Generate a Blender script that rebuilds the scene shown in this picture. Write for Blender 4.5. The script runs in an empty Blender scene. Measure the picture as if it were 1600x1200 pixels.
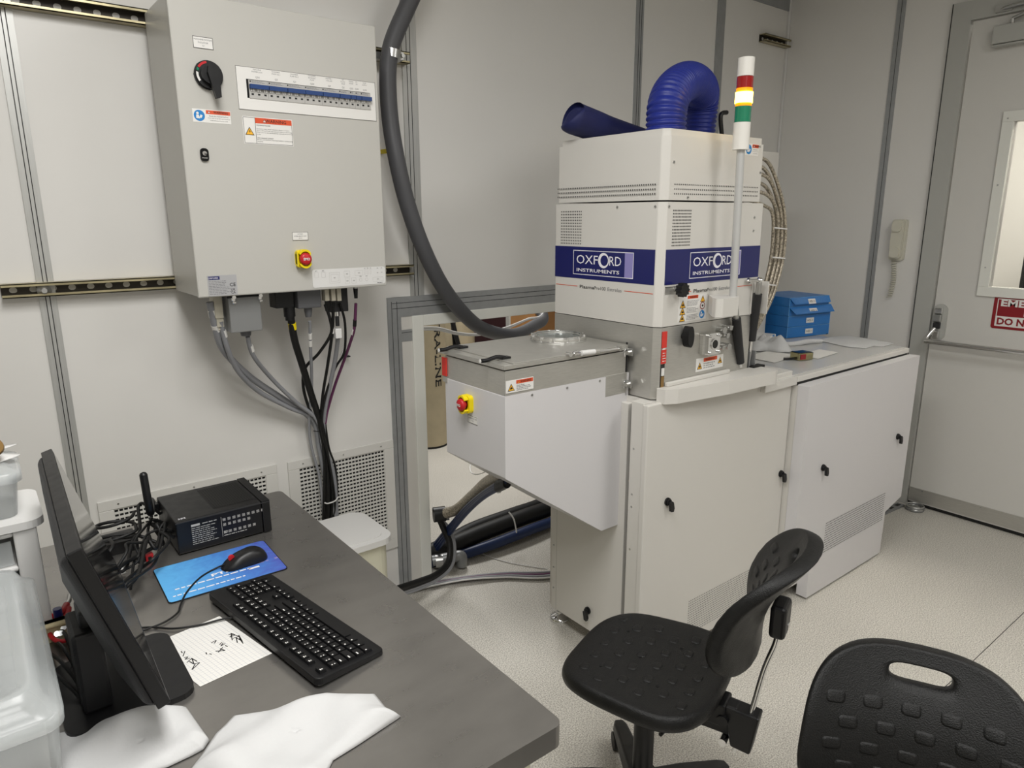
import bpy, bmesh, math, random
from mathutils import Vector, Matrix
random.seed(7)
sc = bpy.context.scene
col = sc.collection
R_ = math.radians

# ---------------------------------------------------------------- camera
YAW, PITCH, ROLL, FPX = R_(38.0467), R_(13.3805), R_(-.21478), 1087.98
CAMP = Vector((0, 0, 1.6))
_F = Vector((math.sin(YAW)*math.cos(PITCH), math.cos(YAW)*math.cos(PITCH), -math.sin(PITCH)))
_r = Vector((math.cos(YAW), -math.sin(YAW), 0)); _u = _r.cross(_F)
_R = math.cos(ROLL)*_r + math.sin(ROLL)*_u
_U = -math.sin(ROLL)*_r + math.cos(ROLL)*_u
cd = bpy.data.cameras.new('camera'); cam = bpy.data.objects.new('camera', cd); col.objects.link(cam)
cd.sensor_width = 36; cd.lens = FPX*36/1600; cd.clip_start = .02
cam.matrix_world = Matrix(((_R.x, _U.x, -_F.x, 0), (_R.y, _U.y, -_F.y, 0), (_R.z, _U.z, -_F.z, 1.6), (0, 0, 0, 1)))
sc.camera = cam
# ---------------------------------------------------------------- world, exposure
w = bpy.data.worlds.new('world'); sc.world = w; w.use_nodes = True
w.node_tree.nodes['Background'].inputs[0].default_value = (.9, .95, 1, 1)
w.node_tree.nodes['Background'].inputs[1].default_value = .15
sc.view_settings.view_transform = 'Standard'; sc.view_settings.look = 'None'
sc.view_settings.gamma = 1; sc.view_settings.use_curve_mapping = False
sc.view_settings.exposure = 0.6

def area(name, loc, sx, sy, power, colr=(1, .99, .965), rot=(0, 0, 0)):
    l = bpy.data.lights.new(name, 'AREA'); l.shape = 'RECTANGLE'; l.size = sx; l.size_y = sy
    l.energy = power; l.color = colr
    o = bpy.data.objects.new(name, l); o.location = loc; o.rotation_euler = rot; col.objects.link(o); return o
area('ceiling_lamp_bench', (.35, .75, 2.83), .6, 1.2, 27)
area('ceiling_lamp_behind', (.2, -1.0, 2.83), .6, 1.2, 20)
area('ceiling_lamp_middle', (2.3, -.3, 2.83), .6, 1.2, 15)
area('service_area_lamp', (2.6, 4.0, 2.7), 1.2, .6, 34)
area('corridor_lamp', (5.0, 1.0, 2.75), .6, 1.2, 30, (1, .95, .82))

def at(px, py, ax, v):
    d = _F*FPX + _R*(px-800) - _U*(py-600)
    i = 'xyz'.index(ax); t = (v-CAMP[i])/d[i]
    return CAMP + d*t
def atY(px, py, y): return at(px, py, 'y', y)
def atX(px, py, x): return at(px, py, 'x', x)
def atZ(px, py, z): return at(px, py, 'z', z)

# ---------------------------------------------------------------- materials
def lin(c):
    if isinstance(c, str):
        c = tuple(int(c[i:i+2], 16)/255 for i in (0, 2, 4))
    return tuple((x/12.92 if x <= .04045 else ((x+.055)/1.055)**2.4) for x in c)
MATS = {}
def mat(name, c, rough=.5, metal=0., noise=0., nscale=20., bump=0., bscale=200., spec=.5, emit=None, estr=0., trans=0., alpha=1., stretch=None, ior=1.45, coat=0.):
    if name in MATS: return MATS[name]
    m = bpy.data.materials.new(name); m.use_nodes = True; nt = m.node_tree
    b = nt.nodes['Principled BSDF']; c = lin(c)
    b.inputs['Base Color'].default_value = (*c, 1); b.inputs['Roughness'].default_value = rough
    b.inputs['Metallic'].default_value = metal; b.inputs['Specular IOR Level'].default_value = spec
    b.inputs['IOR'].default_value = ior; b.inputs['Coat Weight'].default_value = coat
    if emit: b.inputs['Emission Color'].default_value = (*lin(emit), 1); b.inputs['Emission Strength'].default_value = estr
    if trans: b.inputs['Transmission Weight'].default_value = trans
    if alpha < 1: b.inputs['Alpha'].default_value = alpha
    tc = None
    if noise or bump:
        tc = nt.nodes.new('ShaderNodeTexCoord'); mp = nt.nodes.new('ShaderNodeMapping')
        nt.links.new(tc.outputs['Object'], mp.inputs[0])
        if stretch: mp.inputs['Scale'].default_value = stretch
    if noise:
        n = nt.nodes.new('ShaderNodeTexNoise'); n.inputs['Scale'].default_value = nscale; n.inputs['Detail'].default_value = 5
        nt.links.new(mp.outputs[0], n.inputs['Vector'])
        cr = nt.nodes.new('ShaderNodeMapRange'); cr.inputs[1].default_value = .3; cr.inputs[2].default_value = .7
        cr.inputs[3].default_value = 1-noise; cr.inputs[4].default_value = 1+noise
        nt.links.new(n.outputs['Fac'], cr.inputs[0])
        mx = nt.nodes.new('ShaderNodeVectorMath'); mx.operation = 'SCALE'; mx.inputs[0].default_value = c
        nt.links.new(cr.outputs[0], mx.inputs['Scale']); nt.links.new(mx.outputs[0], b.inputs['Base Color'])
        if rough > .12:
            r2 = nt.nodes.new('ShaderNodeMapRange'); r2.inputs[1].default_value = .3; r2.inputs[2].default_value = .7
            r2.inputs[3].default_value = rough*.9; r2.inputs[4].default_value = min(1, rough*1.1)
            nt.links.new(n.outputs['Fac'], r2.inputs[0]); nt.links.new(r2.outputs[0], b.inputs['Roughness'])
    if bump:
        n = nt.nodes.new('ShaderNodeTexNoise'); n.inputs['Scale'].default_value = bscale; n.inputs['Detail'].default_value = 3
        nt.links.new(mp.outputs[0], n.inputs['Vector'])
        bp = nt.nodes.new('ShaderNodeBump'); bp.inputs['Strength'].default_value = bump; bp.inputs['Distance'].default_value = .002
        nt.links.new(n.outputs['Fac'], bp.inputs['Height']); nt.links.new(bp.outputs[0], b.inputs['Normal'])
    MATS[name] = m
    return m
WALL = mat('wall_panel', 'e0deda', .22, noise=.012, nscale=3, bump=.05, bscale=9)
ALU = mat('aluminium_profile', 'b9b9b6', .38, .4, noise=.06, nscale=30, stretch=(6, 6, .3))
ALUD = mat('aluminium_dark', 'a3a5a6', .4, .4, noise=.06, nscale=30)
GROOVE = mat('groove_black', '2c2c2b', .7)
FRAMEW = mat('frame_white', 'e4e4dd', .35)
STEEL = mat('brushed_steel', 'bfbdb7', .36, .65, noise=.08, nscale=60, stretch=(.5, .5, 12))
BENCHM = mat('bench_steel', '95928e', .29, .78, noise=.06, nscale=8, bump=.08, bscale=60, stretch=(1, 2.2, 1))
COAT = mat('white_powder_coat', 'd3d0ca', .35, bump=.05, bscale=900)
COATG = mat('grey_powder_coat', 'bfbdb7', .38, bump=.12, bscale=900)
COATL = mat('lilac_white_coat', 'd3d1d2', .33)
ZINC = mat('yellow_zinc', 'b3a988', .35, .75, noise=.25, nscale=14)
ZINCD = mat('zinc_inside', '3f3b36', .5, .6)
HOLEW = mat('wall_seen_in_hole', 'c9c7c2', .5)
CHROME = mat('chrome', 'e6e6e6', .1, 1.)
SATIN = mat('satin_metal', 'bdbdbb', .3, .9)
BLK = mat('black_plastic', '0f0f11', .42, noise=.1, nscale=40)
BLKG = mat('black_gloss', '0b0b0c', .12)
DKG = mat('dark_grey_plastic', '252527', .5, bump=.2, bscale=700)
PUR = mat('polyurethane_black', '131313', .42, spec=.35, bump=.6, bscale=420, noise=.1, nscale=30)
RUB = mat('rubber_black', '0c0c0c', .55)
GREYC = mat('grey_cable', '8d8e92', .45)
HOSEG = mat('hose_grey', '515154', .5, bump=.1, bscale=300)
DKGREY = mat('connector_grey', '626366', .45)
ALUBOX = mat('connector_box_grey', '8a8b8b', .38, .3)
PLATE = mat('rating_plate_silver', 'b3b3b5', .4, .2)
BEIGE = mat('beige_plastic', 'c2bcab', .5)
PURP = mat('purple_cable', '5e2b50', .4)
RED = mat('red_plastic', 'c3242b', .35)
REDD = mat('red_dark', '8a1c24', .4)
YEL = mat('yellow_plastic', 'f0d80c', .38)
WHITE = mat('label_white', 'e6e4e0', .5)
INK = mat('ink_black', '1c1c1c', .6)
INKG = mat('ink_grey', '77777a', .6)
ORA = mat('label_orange', 'd9542f', .5)
LYEL = mat('label_yellow', 'f2b632', .5)
LBLUE = mat('label_blue', '1f7fc4', .5)
NAVY = mat('navy_band', '1b1f5e', .28)
LILAC = mat('logo_lilac', '8d86bd', .4)
BWHITE = mat('logo_white', 'eceaf0', .4)
BREAK = mat('breaker_grey', 'b9b7b3', .45)
TOGG = mat('breaker_blue', '1f3f77', .35)
HOLE = mat('perforation_dark', '3b3a38', .8)
VOID = mat('void_dark', '0d0d0d', .9)
VENT = mat('vent_white', 'd7d5d0', .4)
DUCT = mat('blue_duct', '1f2d86', .4, bump=.1, bscale=80)
DUCTN = mat('navy_duct', '161c4e', .6, bump=.3, bscale=300)
BRAID = mat('braided_steel', 'a79e8e', .35, .4, noise=.7, nscale=160)
BLUEH = mat('blue_hose', '1c2c52', .4)
LREDL = mat('lamp_red', '9b1414', .2, coat=.5)
LYELL = mat('lamp_amber', 'ffcf40', .3, emit='ffd23a', estr=14)
LAMB = mat('lamp_amber_glow', 'd88a10', .25, emit='ff9a10', estr=.6)  # rims: faint emission puts the lit lens's glow into the material
LGRN = mat('lamp_green', '1f7f5e', .2, coat=.5)
LWHT = mat('lamp_white', 'e6e3dc', .35)
BOXB = mat('blue_box_plastic', '2a74bb', .38, noise=.04, nscale=12)
BOXE = mat('blue_box_fold', '6aa6d9', .4)
CLOTH = mat('white_wipe', 'c9c9c9', .85, bump=.3, bscale=90)
PAPER = mat('paper_white', 'e4e2dd', .7)
PLINE = mat('paper_rule', 'b9bcc4', .7)
TUBE = mat('cardboard_tube', 'b9ac90', .7, noise=.10, nscale=8)
CARD = mat('cardboard', '9a6f42', .75, noise=.12, nscale=6)
MAROON = mat('maroon_board', '3b1a1e', .6)
CREAM = mat('cream_panel', 'd5d2bd', .45)
CREAMW = mat('cream_wood', 'd6c79f', .5)
WPLAS = mat('white_plastic', 'dedddb', .35)
PHONE = mat('phone_ivory', 'cfccbd', .4)
PADB = mat('mouse_pad_blue', '5d9bdc', .6)
TAG = mat('tag_red', 'd3392f', .45)
GLASS = mat('window_glass', 'ffffff', .02, trans=1., ior=1.02)
GLASSV = mat('viewport_glass', 'dfe6e6', .03, trans=.9, ior=1.3)
CPLAS = mat('clear_plastic', 'e4e8e8', .2, trans=.35, alpha=.45)
DOORM = mat('door_paint', 'd2d0cb', .38)
DFRAME = mat('door_frame_paint', 'b3b3ae', .4)
BRASS = mat('bronze_coin', '9a7a4a', .35, .6)
SCREEN = mat('screen_gloss', '050506', .08, spec=.7)
CEIL = mat('ceiling_tile', 'd8d8d4', .7)
TAPEC = mat('chrome_case', 'a7a07a', .15, .95)

def special():
    # floor: pale speckled vinyl
    m = bpy.data.materials.new('speckled_vinyl'); m.use_nodes = True; nt = m.node_tree; b = nt.nodes['Principled BSDF']
    tc = nt.nodes.new('ShaderNodeTexCoord')
    n1 = nt.nodes.new('ShaderNodeTexNoise'); n1.inputs['Scale'].default_value = 230; n1.inputs['Detail'].default_value = 4
    n2 = nt.nodes.new('ShaderNodeTexNoise'); n2.inputs['Scale'].default_value = 3; n2.inputs['Detail'].default_value = 4
    n3 = nt.nodes.new('ShaderNodeTexVoronoi'); n3.inputs['Scale'].default_value = 9
    for n in (n1, n2, n3): nt.links.new(tc.outputs['Object'], n.inputs['Vector'])
    cr = nt.nodes.new('ShaderNodeValToRGB'); e = cr.color_ramp.elements
    e[0].position = .36; e[0].color = (*lin('9c978e'), 1); e[1].position = .6; e[1].color = (*lin('dcd8cf'), 1)
    nt.links.new(n1.outputs['Fac'], cr.inputs[0])
    mr = nt.nodes.new('ShaderNodeMapRange'); mr.inputs[3].default_value = .9; mr.inputs[4].default_value = 1.08
    nt.links.new(n2.outputs['Fac'], mr.inputs[0])
    mr2 = nt.nodes.new('ShaderNodeMapRange'); mr2.inputs[1].default_value = 0.0; mr2.inputs[2].default_value = .035; mr2.inputs[3].default_value = .45; mr2.inputs[4].default_value = 1
    nt.links.new(n3.outputs['Distance'], mr2.inputs[0])
    mm = nt.nodes.new('ShaderNodeMath'); mm.operation = 'MULTIPLY'; nt.links.new(mr.outputs[0], mm.inputs[0]); nt.links.new(mr2.outputs[0], mm.inputs[1])
    vm = nt.nodes.new('ShaderNodeVectorMath'); vm.operation = 'SCALE'; nt.links.new(cr.outputs[0], vm.inputs[0]); nt.links.new(mm.outputs[0], vm.inputs['Scale'])
    nt.links.new(vm.outputs[0], b.inputs['Base Color']); b.inputs['Roughness'].default_value = .42
    # mouse pad: blue fading to violet with faint brush streaks
    p = bpy.data.materials.new('mouse_pad_print'); p.use_nodes = True; nt = p.node_tree; b2 = nt.nodes['Principled BSDF']
    tc = nt.nodes.new('ShaderNodeTexCoord'); sx = nt.nodes.new('ShaderNodeSeparateXYZ'); nt.links.new(tc.outputs['Generated'], sx.inputs[0])
    wv = nt.nodes.new('ShaderNodeTexNoise'); wv.inputs['Scale'].default_value = 5; wv.inputs['Detail'].default_value = 6; wv.inputs['Distortion'].default_value = 2.5
    nt.links.new(tc.outputs['Generated'], wv.inputs['Vector'])
    sc1 = nt.nodes.new('ShaderNodeMath'); sc1.operation = 'MULTIPLY_ADD'; sc1.inputs[1].default_value = .5; nt.links.new(wv.outputs['Fac'], sc1.inputs[0])
    ad = nt.nodes.new('ShaderNodeMath'); ad.operation = 'MULTIPLY_ADD'; ad.inputs[1].default_value = .85; ad.inputs[2].default_value = -.25
    nt.links.new(sx.outputs[0], ad.inputs[0]); nt.links.new(ad.outputs[0], sc1.inputs[2])
    cr = nt.nodes.new('ShaderNodeValToRGB'); e = cr.color_ramp.elements
    e[0].position = .05; e[0].color = (*lin('5fb0ea'), 1); e[1].position = .95; e[1].color = (*lin('4a49a8'), 1)
    k = e.new(.5); k.color = (*lin('4884cf'), 1)
    nt.links.new(sc1.outputs[0], cr.inputs[0]); nt.links.new(cr.outputs[0], b2.inputs['Base Color']); b2.inputs['Roughness'].default_value = .55
    return m, p
FLOORM, PADM = special()

# ---------------------------------------------------------------- object helpers
WM = {}
def setp(o, label=None, cat=None, group=None, kind=None):
    if label: o['label'] = label
    if cat: o['category'] = cat
    if group: o['group'] = group
    if kind: o['kind'] = kind
    return o
def thing(name, label, cat, loc=(0, 0, 0), rotz=0., group=None):
    o = bpy.data.objects.new(name, None); o.empty_display_size = .05; col.objects.link(o)
    o.location = loc; o.rotation_euler = (0, 0, rotz)
    WM[o.name] = Matrix.Translation(loc) @ Matrix.Rotation(rotz, 4, 'Z')
    return setp(o, label, cat, group)
def copy_tree(o, parent=None):
    c = o.copy(); col.objects.link(c)
    if parent: c.parent = parent
    for ch in [x for x in bpy.data.objects if x.parent == o]: copy_tree(ch, c)
    return c

_TX = {}
def text_geo(s, bold=0.):
    k = (s, bold)
    if k not in _TX:
        cu = bpy.data.curves.new('t', 'FONT'); cu.body = s; cu.size = 1; cu.resolution_u = 2; cu.align_x = 'CENTER'; cu.align_y = 'CENTER'
        cu.offset = bold; cu.fill_mode = 'FRONT' if hasattr(cu, 'fill_mode') else cu.fill_mode
        ob = bpy.data.objects.new('t', cu); col.objects.link(ob)
        bpy.context.view_layer.update()
        me = bpy.data.meshes.new_from_object(ob)
        V = [v.co.copy() for v in me.vertices]; Fc = [tuple(p.vertices) for p in me.polygons]
        Fc = [f if sum((V[f[i]].x*V[f[(i+1) % len(f)]].y - V[f[(i+1) % len(f)]].x*V[f[i]].y) for i in range(len(f))) > 0 else tuple(reversed(f)) for f in Fc]
        bpy.data.objects.remove(ob); bpy.data.curves.remove(cu); bpy.data.meshes.remove(me)
        if V:
            x0 = min(v.x for v in V); x1 = max(v.x for v in V); y0 = min(v.y for v in V); y1 = max(v.y for v in V)
            V = [Vector((v.x-(x0+x1)/2, v.y-(y0+y1)/2, 0)) for v in V]; wh = (x1-x0, y1-y0)
        else: wh = (1, 1)
        _TX[k] = (V, Fc, wh)
    return _TX[k]

class Fr:   # a plane frame: origin, u (right), v (up), n (towards the viewer)
    def __init__(s, o, u, v): s.o = Vector(o); s.u = Vector(u).normalized(); s.v = Vector(v).normalized(); s.n = s.u.cross(s.v)
    def p(s, a, b, d=0.): return s.o + s.u*a + s.v*b + s.n*d
def front(o): return Fr(o, (1, 0, 0), (0, 0, 1))       # faces -Y
def left(o): return Fr(o, (0, -1, 0), (0, 0, 1))       # faces -X
def flat(o, a=0.): return Fr(o, (math.cos(a), math.sin(a), 0), (-math.sin(a), math.cos(a), 0))

def sarea(p): return sum(p[i][0]*p[(i+1) % len(p)][1]-p[(i+1) % len(p)][0]*p[i][1] for i in range(len(p)))
def resample(P, k=6):
    P = [Vector(p) for p in P]; out = []
    for i in range(len(P)-1):
        a, b, c, d = P[max(i-1, 0)], P[i], P[i+1], P[min(i+2, len(P)-1)]
        for j in range(k):
            t = j/k
            out.append(.5*((2*b)+(c-a)*t+(2*a-5*b+4*c-d)*t*t+(-a+3*b-3*c+d)*t*t*t))
    out.append(P[-1]); return out

class MB:
    def __init__(s): s.V = []; s.F = []; s.M = []; s.S = []; s.mats = []
    def mi(s, m):
        if m not in s.mats: s.mats.append(m)
        return s.mats.index(m)
    def add(s, V, F, m, smooth=False):
        b = len(s.V); k = s.mi(m); s.V += [Vector(v) for v in V]
        for f in F: s.F.append(tuple(b+i for i in f)); s.M.append(k); s.S.append(smooth)
        return s
    def box(s, a, b, m):
        x0, x1 = sorted((a[0], b[0])); y0, y1 = sorted((a[1], b[1])); z0, z1 = sorted((a[2], b[2]))
        V = [(x0, y0, z0), (x1, y0, z0), (x1, y1, z0), (x0, y1, z0), (x0, y0, z1), (x1, y0, z1), (x1, y1, z1), (x0, y1, z1)]
        return s.add(V, [(0, 3, 2, 1), (4, 5, 6, 7), (0, 1, 5, 4), (1, 2, 6, 5), (2, 3, 7, 6), (3, 0, 4, 7)], m)
    def fbox(s, fr, u0, v0, u1, v1, d0, d1, m):   # box in a frame
        V = [fr.p(u, v, d) for d in (d0, d1) for (u, v) in ((u0, v0), (u1, v0), (u1, v1), (u0, v1))]
        return s.add(V, [(0, 3, 2, 1), (4, 5, 6, 7), (0, 1, 5, 4), (1, 2, 6, 5), (2, 3, 7, 6), (3, 0, 4, 7)], m)
    def poly(s, fr, pts, d0, d1, m, smooth=False):  # prism, pts CCW seen from n
        if sarea(pts) < 0: pts = pts[::-1]
        n = len(pts); V = [fr.p(a, b, d0) for a, b in pts]+[fr.p(a, b, d1) for a, b in pts]
        F = [tuple(range(n, 2*n)), tuple(reversed(range(n)))]
        s.add(V, F, m); return s.add(V, [(i, (i+1) % n, n+(i+1) % n, n+i) for i in range(n)], m, smooth)
    def rrect(s, fr, cu, cv, w, h, r, d0, d1, m, k=5):
        return s.poly(fr, rr(cu, cv, w, h, r, k), d0, d1, m)
    def quad(s, fr, u0, v0, u1, v1, d, m):
        return s.add([fr.p(u0, v0, d), fr.p(u1, v0, d), fr.p(u1, v1, d), fr.p(u0, v1, d)], [(0, 1, 2, 3)], m)
    def ngon(s, fr, pts, d, m):
        if sarea(pts) < 0: pts = pts[::-1]
        return s.add([fr.p(a, b, d) for a, b in pts], [tuple(range(len(pts)))], m)
    def line(s, fr, a, b, wd, d, m):
        a = Vector(a); b = Vector(b); t = (b-a).normalized(); n = Vector((-t.y, t.x))*wd/2
        return s.ngon(fr, [tuple(a-n), tuple(b-n), tuple(b+n), tuple(a+n)], d, m)
    def border(s, fr, u0, v0, u1, v1, t, d, m):
        s.quad(fr, u0, v0, u1, v0+t, d, m); s.quad(fr, u0, v1-t, u1, v1, d, m)
        s.quad(fr, u0, v0+t, u0+t, v1-t, d, m); return s.quad(fr, u1-t, v0+t, u1, v1-t, d, m)
    def cyl(s, a, b, r, m, n=16, r2=None, cap=True):
        a = Vector(a); b = Vector(b); r2 = r if r2 is None else r2; t = (b-a).normalized()
        x = t.orthogonal().normalized(); y = t.cross(x)
        V = [p+x*math.cos(2*math.pi*i/n)*q+y*math.sin(2*math.pi*i/n)*q for p, q in ((a, r), (b, r2)) for i in range(n)]
        s.add(V, [(i, (i+1) % n, n+(i+1) % n, n+i) for i in range(n)], m, True)
        if cap: s.add(V, [tuple(reversed(range(n))), tuple(range(n, 2*n))], m)
        return s
    def lathe(s, c, ax, prof, m, n=24):   # prof [(r, h)]
        c = Vector(c); t = Vector(ax).normalized(); x = t.orthogonal().normalized(); y = t.cross(x)
        V = [c+t*h+x*math.cos(2*math.pi*i/n)*r+y*math.sin(2*math.pi*i/n)*r for r, h in prof for i in range(n)]
        k = len(prof)
        s.add(V, [(j*n+i, j*n+(i+1) % n, (j+1)*n+(i+1) % n, (j+1)*n+i) for j in range(k-1) for i in range(n)], m, True)
        return s.add(V, [tuple(reversed(range(n))), tuple(range((k-1)*n, k*n))], m)
    def tube(s, P, r, m, n=10, k=6, sm=True, scaleN=None):
        P = resample(P, k) if k else [Vector(p) for p in P]
        rs = r if callable(r) else (lambda t: r)
        T = [(P[min(i+1, len(P)-1)]-P[max(i-1, 0)]).normalized() for i in range(len(P))]
        x = T[0].orthogonal().normalized(); V = []
        for i, p in enumerate(P):
            x = (x-T[i]*x.dot(T[i])).normalized(); y = T[i].cross(x); q = rs(i/(len(P)-1))
            V += [p+x*math.cos(2*math.pi*j/n)*q+y*math.sin(2*math.pi*j/n)*q for j in range(n)]
        L = len(P)
        s.add(V, [(a*n+j, a*n+(j+1) % n, (a+1)*n+(j+1) % n, (a+1)*n+j) for a in range(L-1) for j in range(n)], m, sm)
        return s.add(V, [tuple(reversed(range(n))), tuple(range((L-1)*n, L*n))], m)
    def text(s, fr, str_, cu, cv, h, m, d=.0006, w=None, bold=0., rot=0.):
        V, F, (tw, th) = text_geo(str_, bold)
        sy = h/th; sx = sy if w is None else w/tw; c, q = math.cos(rot), math.sin(rot)
        return s.add([fr.p(cu+(v.x*sx*c-v.y*sy*q), cv+(v.x*sx*q+v.y*sy*c), d) for v in V], F, m)
    def greek(s, fr, u0, v0, u1, v1, rows, m, d=.0006, fill=.38, seed=1):  # fine print too small to read
        rd = random.Random(seed); hh = (v1-v0)/rows
        for i in range(rows):
            y = v1-hh*(i+.7); x = u0; lim = u0+(u1-u0)*rd.uniform(.7, 1)
            while x < lim:
                wd = min(hh*rd.uniform(.6, 2.2), lim-x)
                s.quad(fr, x, y, x+wd, y+hh*fill, d, m); x += wd+hh*.35
        return s
    def build(s, name, parent=None, bevel=0., seg=2, label=None, local=False, kind=None, autos=True):
        me = bpy.data.meshes.new(name)
        V = s.V
        if parent is not None and not local and parent.name in WM:
            inv = WM[parent.name].inverted(); V = [inv @ v for v in V]
        me.from_pydata([tuple(v) for v in V], [], s.F); me.update()
        for m in s.mats: me.materials.append(m)
        me.polygons.foreach_set('material_index', s.M); me.polygons.foreach_set('use_smooth', s.S)
        o = bpy.data.objects.new(name, me); col.objects.link(o)
        if parent is not None:
            o.parent = parent
            if parent.name in WM: WM[o.name] = WM[parent.name]
        if bevel:
            b = o.modifiers.new('bevel', 'BEVEL'); b.width = bevel; b.segments = seg; b.limit_method = 'ANGLE'; b.angle_limit = R_(40)
        if label: o['label'] = label
        if kind: o['kind'] = kind
        return o
def rr(cu, cv, w, h, r, k=5):
    out = []
    for (sx, sy, a0) in ((1, -1, -90), (1, 1, 0), (-1, 1, 90), (-1, -1, 180)):
        for i in range(k+1):
            a = R_(a0+90*i/k); out.append((cu+sx*(w/2-r)+r*math.cos(a), cv+sy*(h/2-r)+r*math.sin(a)))
    return out
def circ(cu, cv, r, n=20): return [(cu+r*math.cos(2*math.pi*i/n), cv+r*math.sin(2*math.pi*i/n)) for i in range(n)]
def one(mb, name, label, cat, group=None, bevel=0., kind=None):
    return setp(mb.build(name, bevel=bevel), label, cat, group, kind)
def structure(mb, name, bevel=0.):
    o = mb.build(name, bevel=bevel); o['kind'] = 'structure'; return o
def tri(mb, fr, cu, cv, s_, d, m=LYEL, sym='bolt'):
    h = s_*.866
    mb.ngon(fr, [(cu-s_/2, cv-h/2), (cu+s_/2, cv-h/2), (cu, cv+h/2)], d, INK)
    q = .78; mb.ngon(fr, [(cu-s_/2*q, cv-h/2*q-.03*s_), (cu+s_/2*q, cv-h/2*q-.03*s_), (cu, cv+h/2*q-.03*s_)], d+.0003, m)
    if sym == 'bolt':
        mb.ngon(fr, [(cu+.03*s_, cv+.22*s_), (cu-.12*s_, cv-.08*s_), (cu+.02*s_, cv-.06*s_), (cu-.04*s_, cv-.3*s_), (cu+.12*s_, cv+.02*s_), (cu-.01*s_, cv+.01*s_)], d+.0006, INK)
    elif sym == 'bang':
        mb.quad(fr, cu-.04*s_, cv-.12*s_, cu+.04*s_, cv+.2*s_, d+.0006, INK); mb.quad(fr, cu-.04*s_, cv-.28*s_, cu+.04*s_, cv-.2*s_, d+.0006, INK)
    else:
        mb.ngon(fr, [(cu-.2*s_, cv-.22*s_), (cu+.2*s_, cv-.22*s_), (cu+.14*s_, cv-.05*s_), (cu+.05*s_, cv+.12*s_), (cu, cv-.05*s_), (cu-.1*s_, cv+.02*s_)], d+.0006, INK)
def manual_icon(mb, fr, cu, cv, r, d):
    mb.ngon(fr, circ(cu, cv, r), d, LBLUE)
    mb.ngon(fr, circ(cu-.3*r, cv+.42*r, .24*r, 12), d+.0003, WHITE)
    mb.ngon(fr, [(cu-.6*r, cv-.5*r), (cu+.1*r, cv-.55*r), (cu-.1*r, cv+.12*r), (cu-.55*r, cv+.15*r)], d+.0003, WHITE)
    mb.ngon(fr, [(cu, cv-.35*r), (cu+.35*r, cv-.45*r), (cu+.6*r, cv+.05*r), (cu+.2*r, cv+.2*r)], d+.0003, WHITE)
def screw(mb, fr, u, v, r=.004): mb.poly(fr, circ(u, v, r, 10), 0, .0018, SATIN); mb.quad(fr, u-r*.8, v-r*.12, u+r*.8, v+r*.12, .0021, GROOVE)
def latch(parent, fr, u, v):
    mb = MB(); mb.poly(fr, circ(u, v+.008, .014, 18), 0, .006, BLK); mb.poly(fr, circ(u, v+.008, .011, 18), .006, .012, BLK)
    o = mb.build('latch', parent, bevel=.001, label='black quarter-turn latch')
    k = MB(); k.poly(fr, [(u-.008, v+.008), (u-.005, v-.002), (u-.001, v-.024), (u+.012, v-.026), (u+.015, v-.014), (u+.010, v+.008), (u+.003, v+.014)], .012, .022, BLK); k.build('thumb_turn', o, bevel=.0015)
    return o

# ================================================================ THE SETTING
WY, WX, CZ = 2.545, 4.09, 2.87
OX0, OX1, OZ1 = 1.51, 2.62, 1.158
mb = MB(); mb.box((-2.2, -2.6, -.05), (7, 6.2, 0), FLOORM); structure(mb, 'floor')
mb = MB(); mb.box((-2.2, -2.6, CZ), (4.2, 2.6, CZ+.05), CEIL); structure(mb, 'ceiling')
mb = MB()
for a, b in (((-2.2, WY, 0), (OX0, WY+.05, CZ)), ((OX1, WY, 0), (4.2, WY+.05, CZ)), ((OX0, WY, OZ1), (OX1, WY+.05, CZ))): mb.box(a, b, WALL)
structure(mb, 'wall_back')
DY0, DY1, DZ1 = .60, 1.545, 2.535
mb = MB()
for a, b in (((WX, DY1, 0), (WX+.06, WY, CZ)), ((WX, -2.6, 0), (WX+.06, DY0, CZ)), ((WX, DY0, DZ1), (WX+.06, DY1, CZ))): mb.box(a, b, WALL)
structure(mb, 'wall_right')
mb = MB(); mb.box((-2.25, -2.6, 0), (-2.2, WY, CZ), WALL); structure(mb, 'wall_left')
mb = MB(); mb.box((-2.2, -2.65, 0), (4.2, -2.6, CZ), WALL); structure(mb, 'wall_front')
# service room behind the opening, corridor behind the door
mb = MB(); mb.box((-2.2, 6.0, 0), (7, 6.05, 2.8), WALL); mb.box((-2.2, WY+.05, 2.8), (7, 6.05, 2.85), WALL); structure(mb, 'wall_far')
mb = MB(); mb.box((6.1, -1.2, 0), (6.15, WY+.2, 2.85), WPLAS); mb.box((4.2, -1.2, 2.8), (6.15, 2.75, 2.85), WPLAS); mb.box((4.15, WY-.1, 0), (6.1, WY-.05, 2.8), WPLAS); structure(mb, 'wall_corridor')
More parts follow.
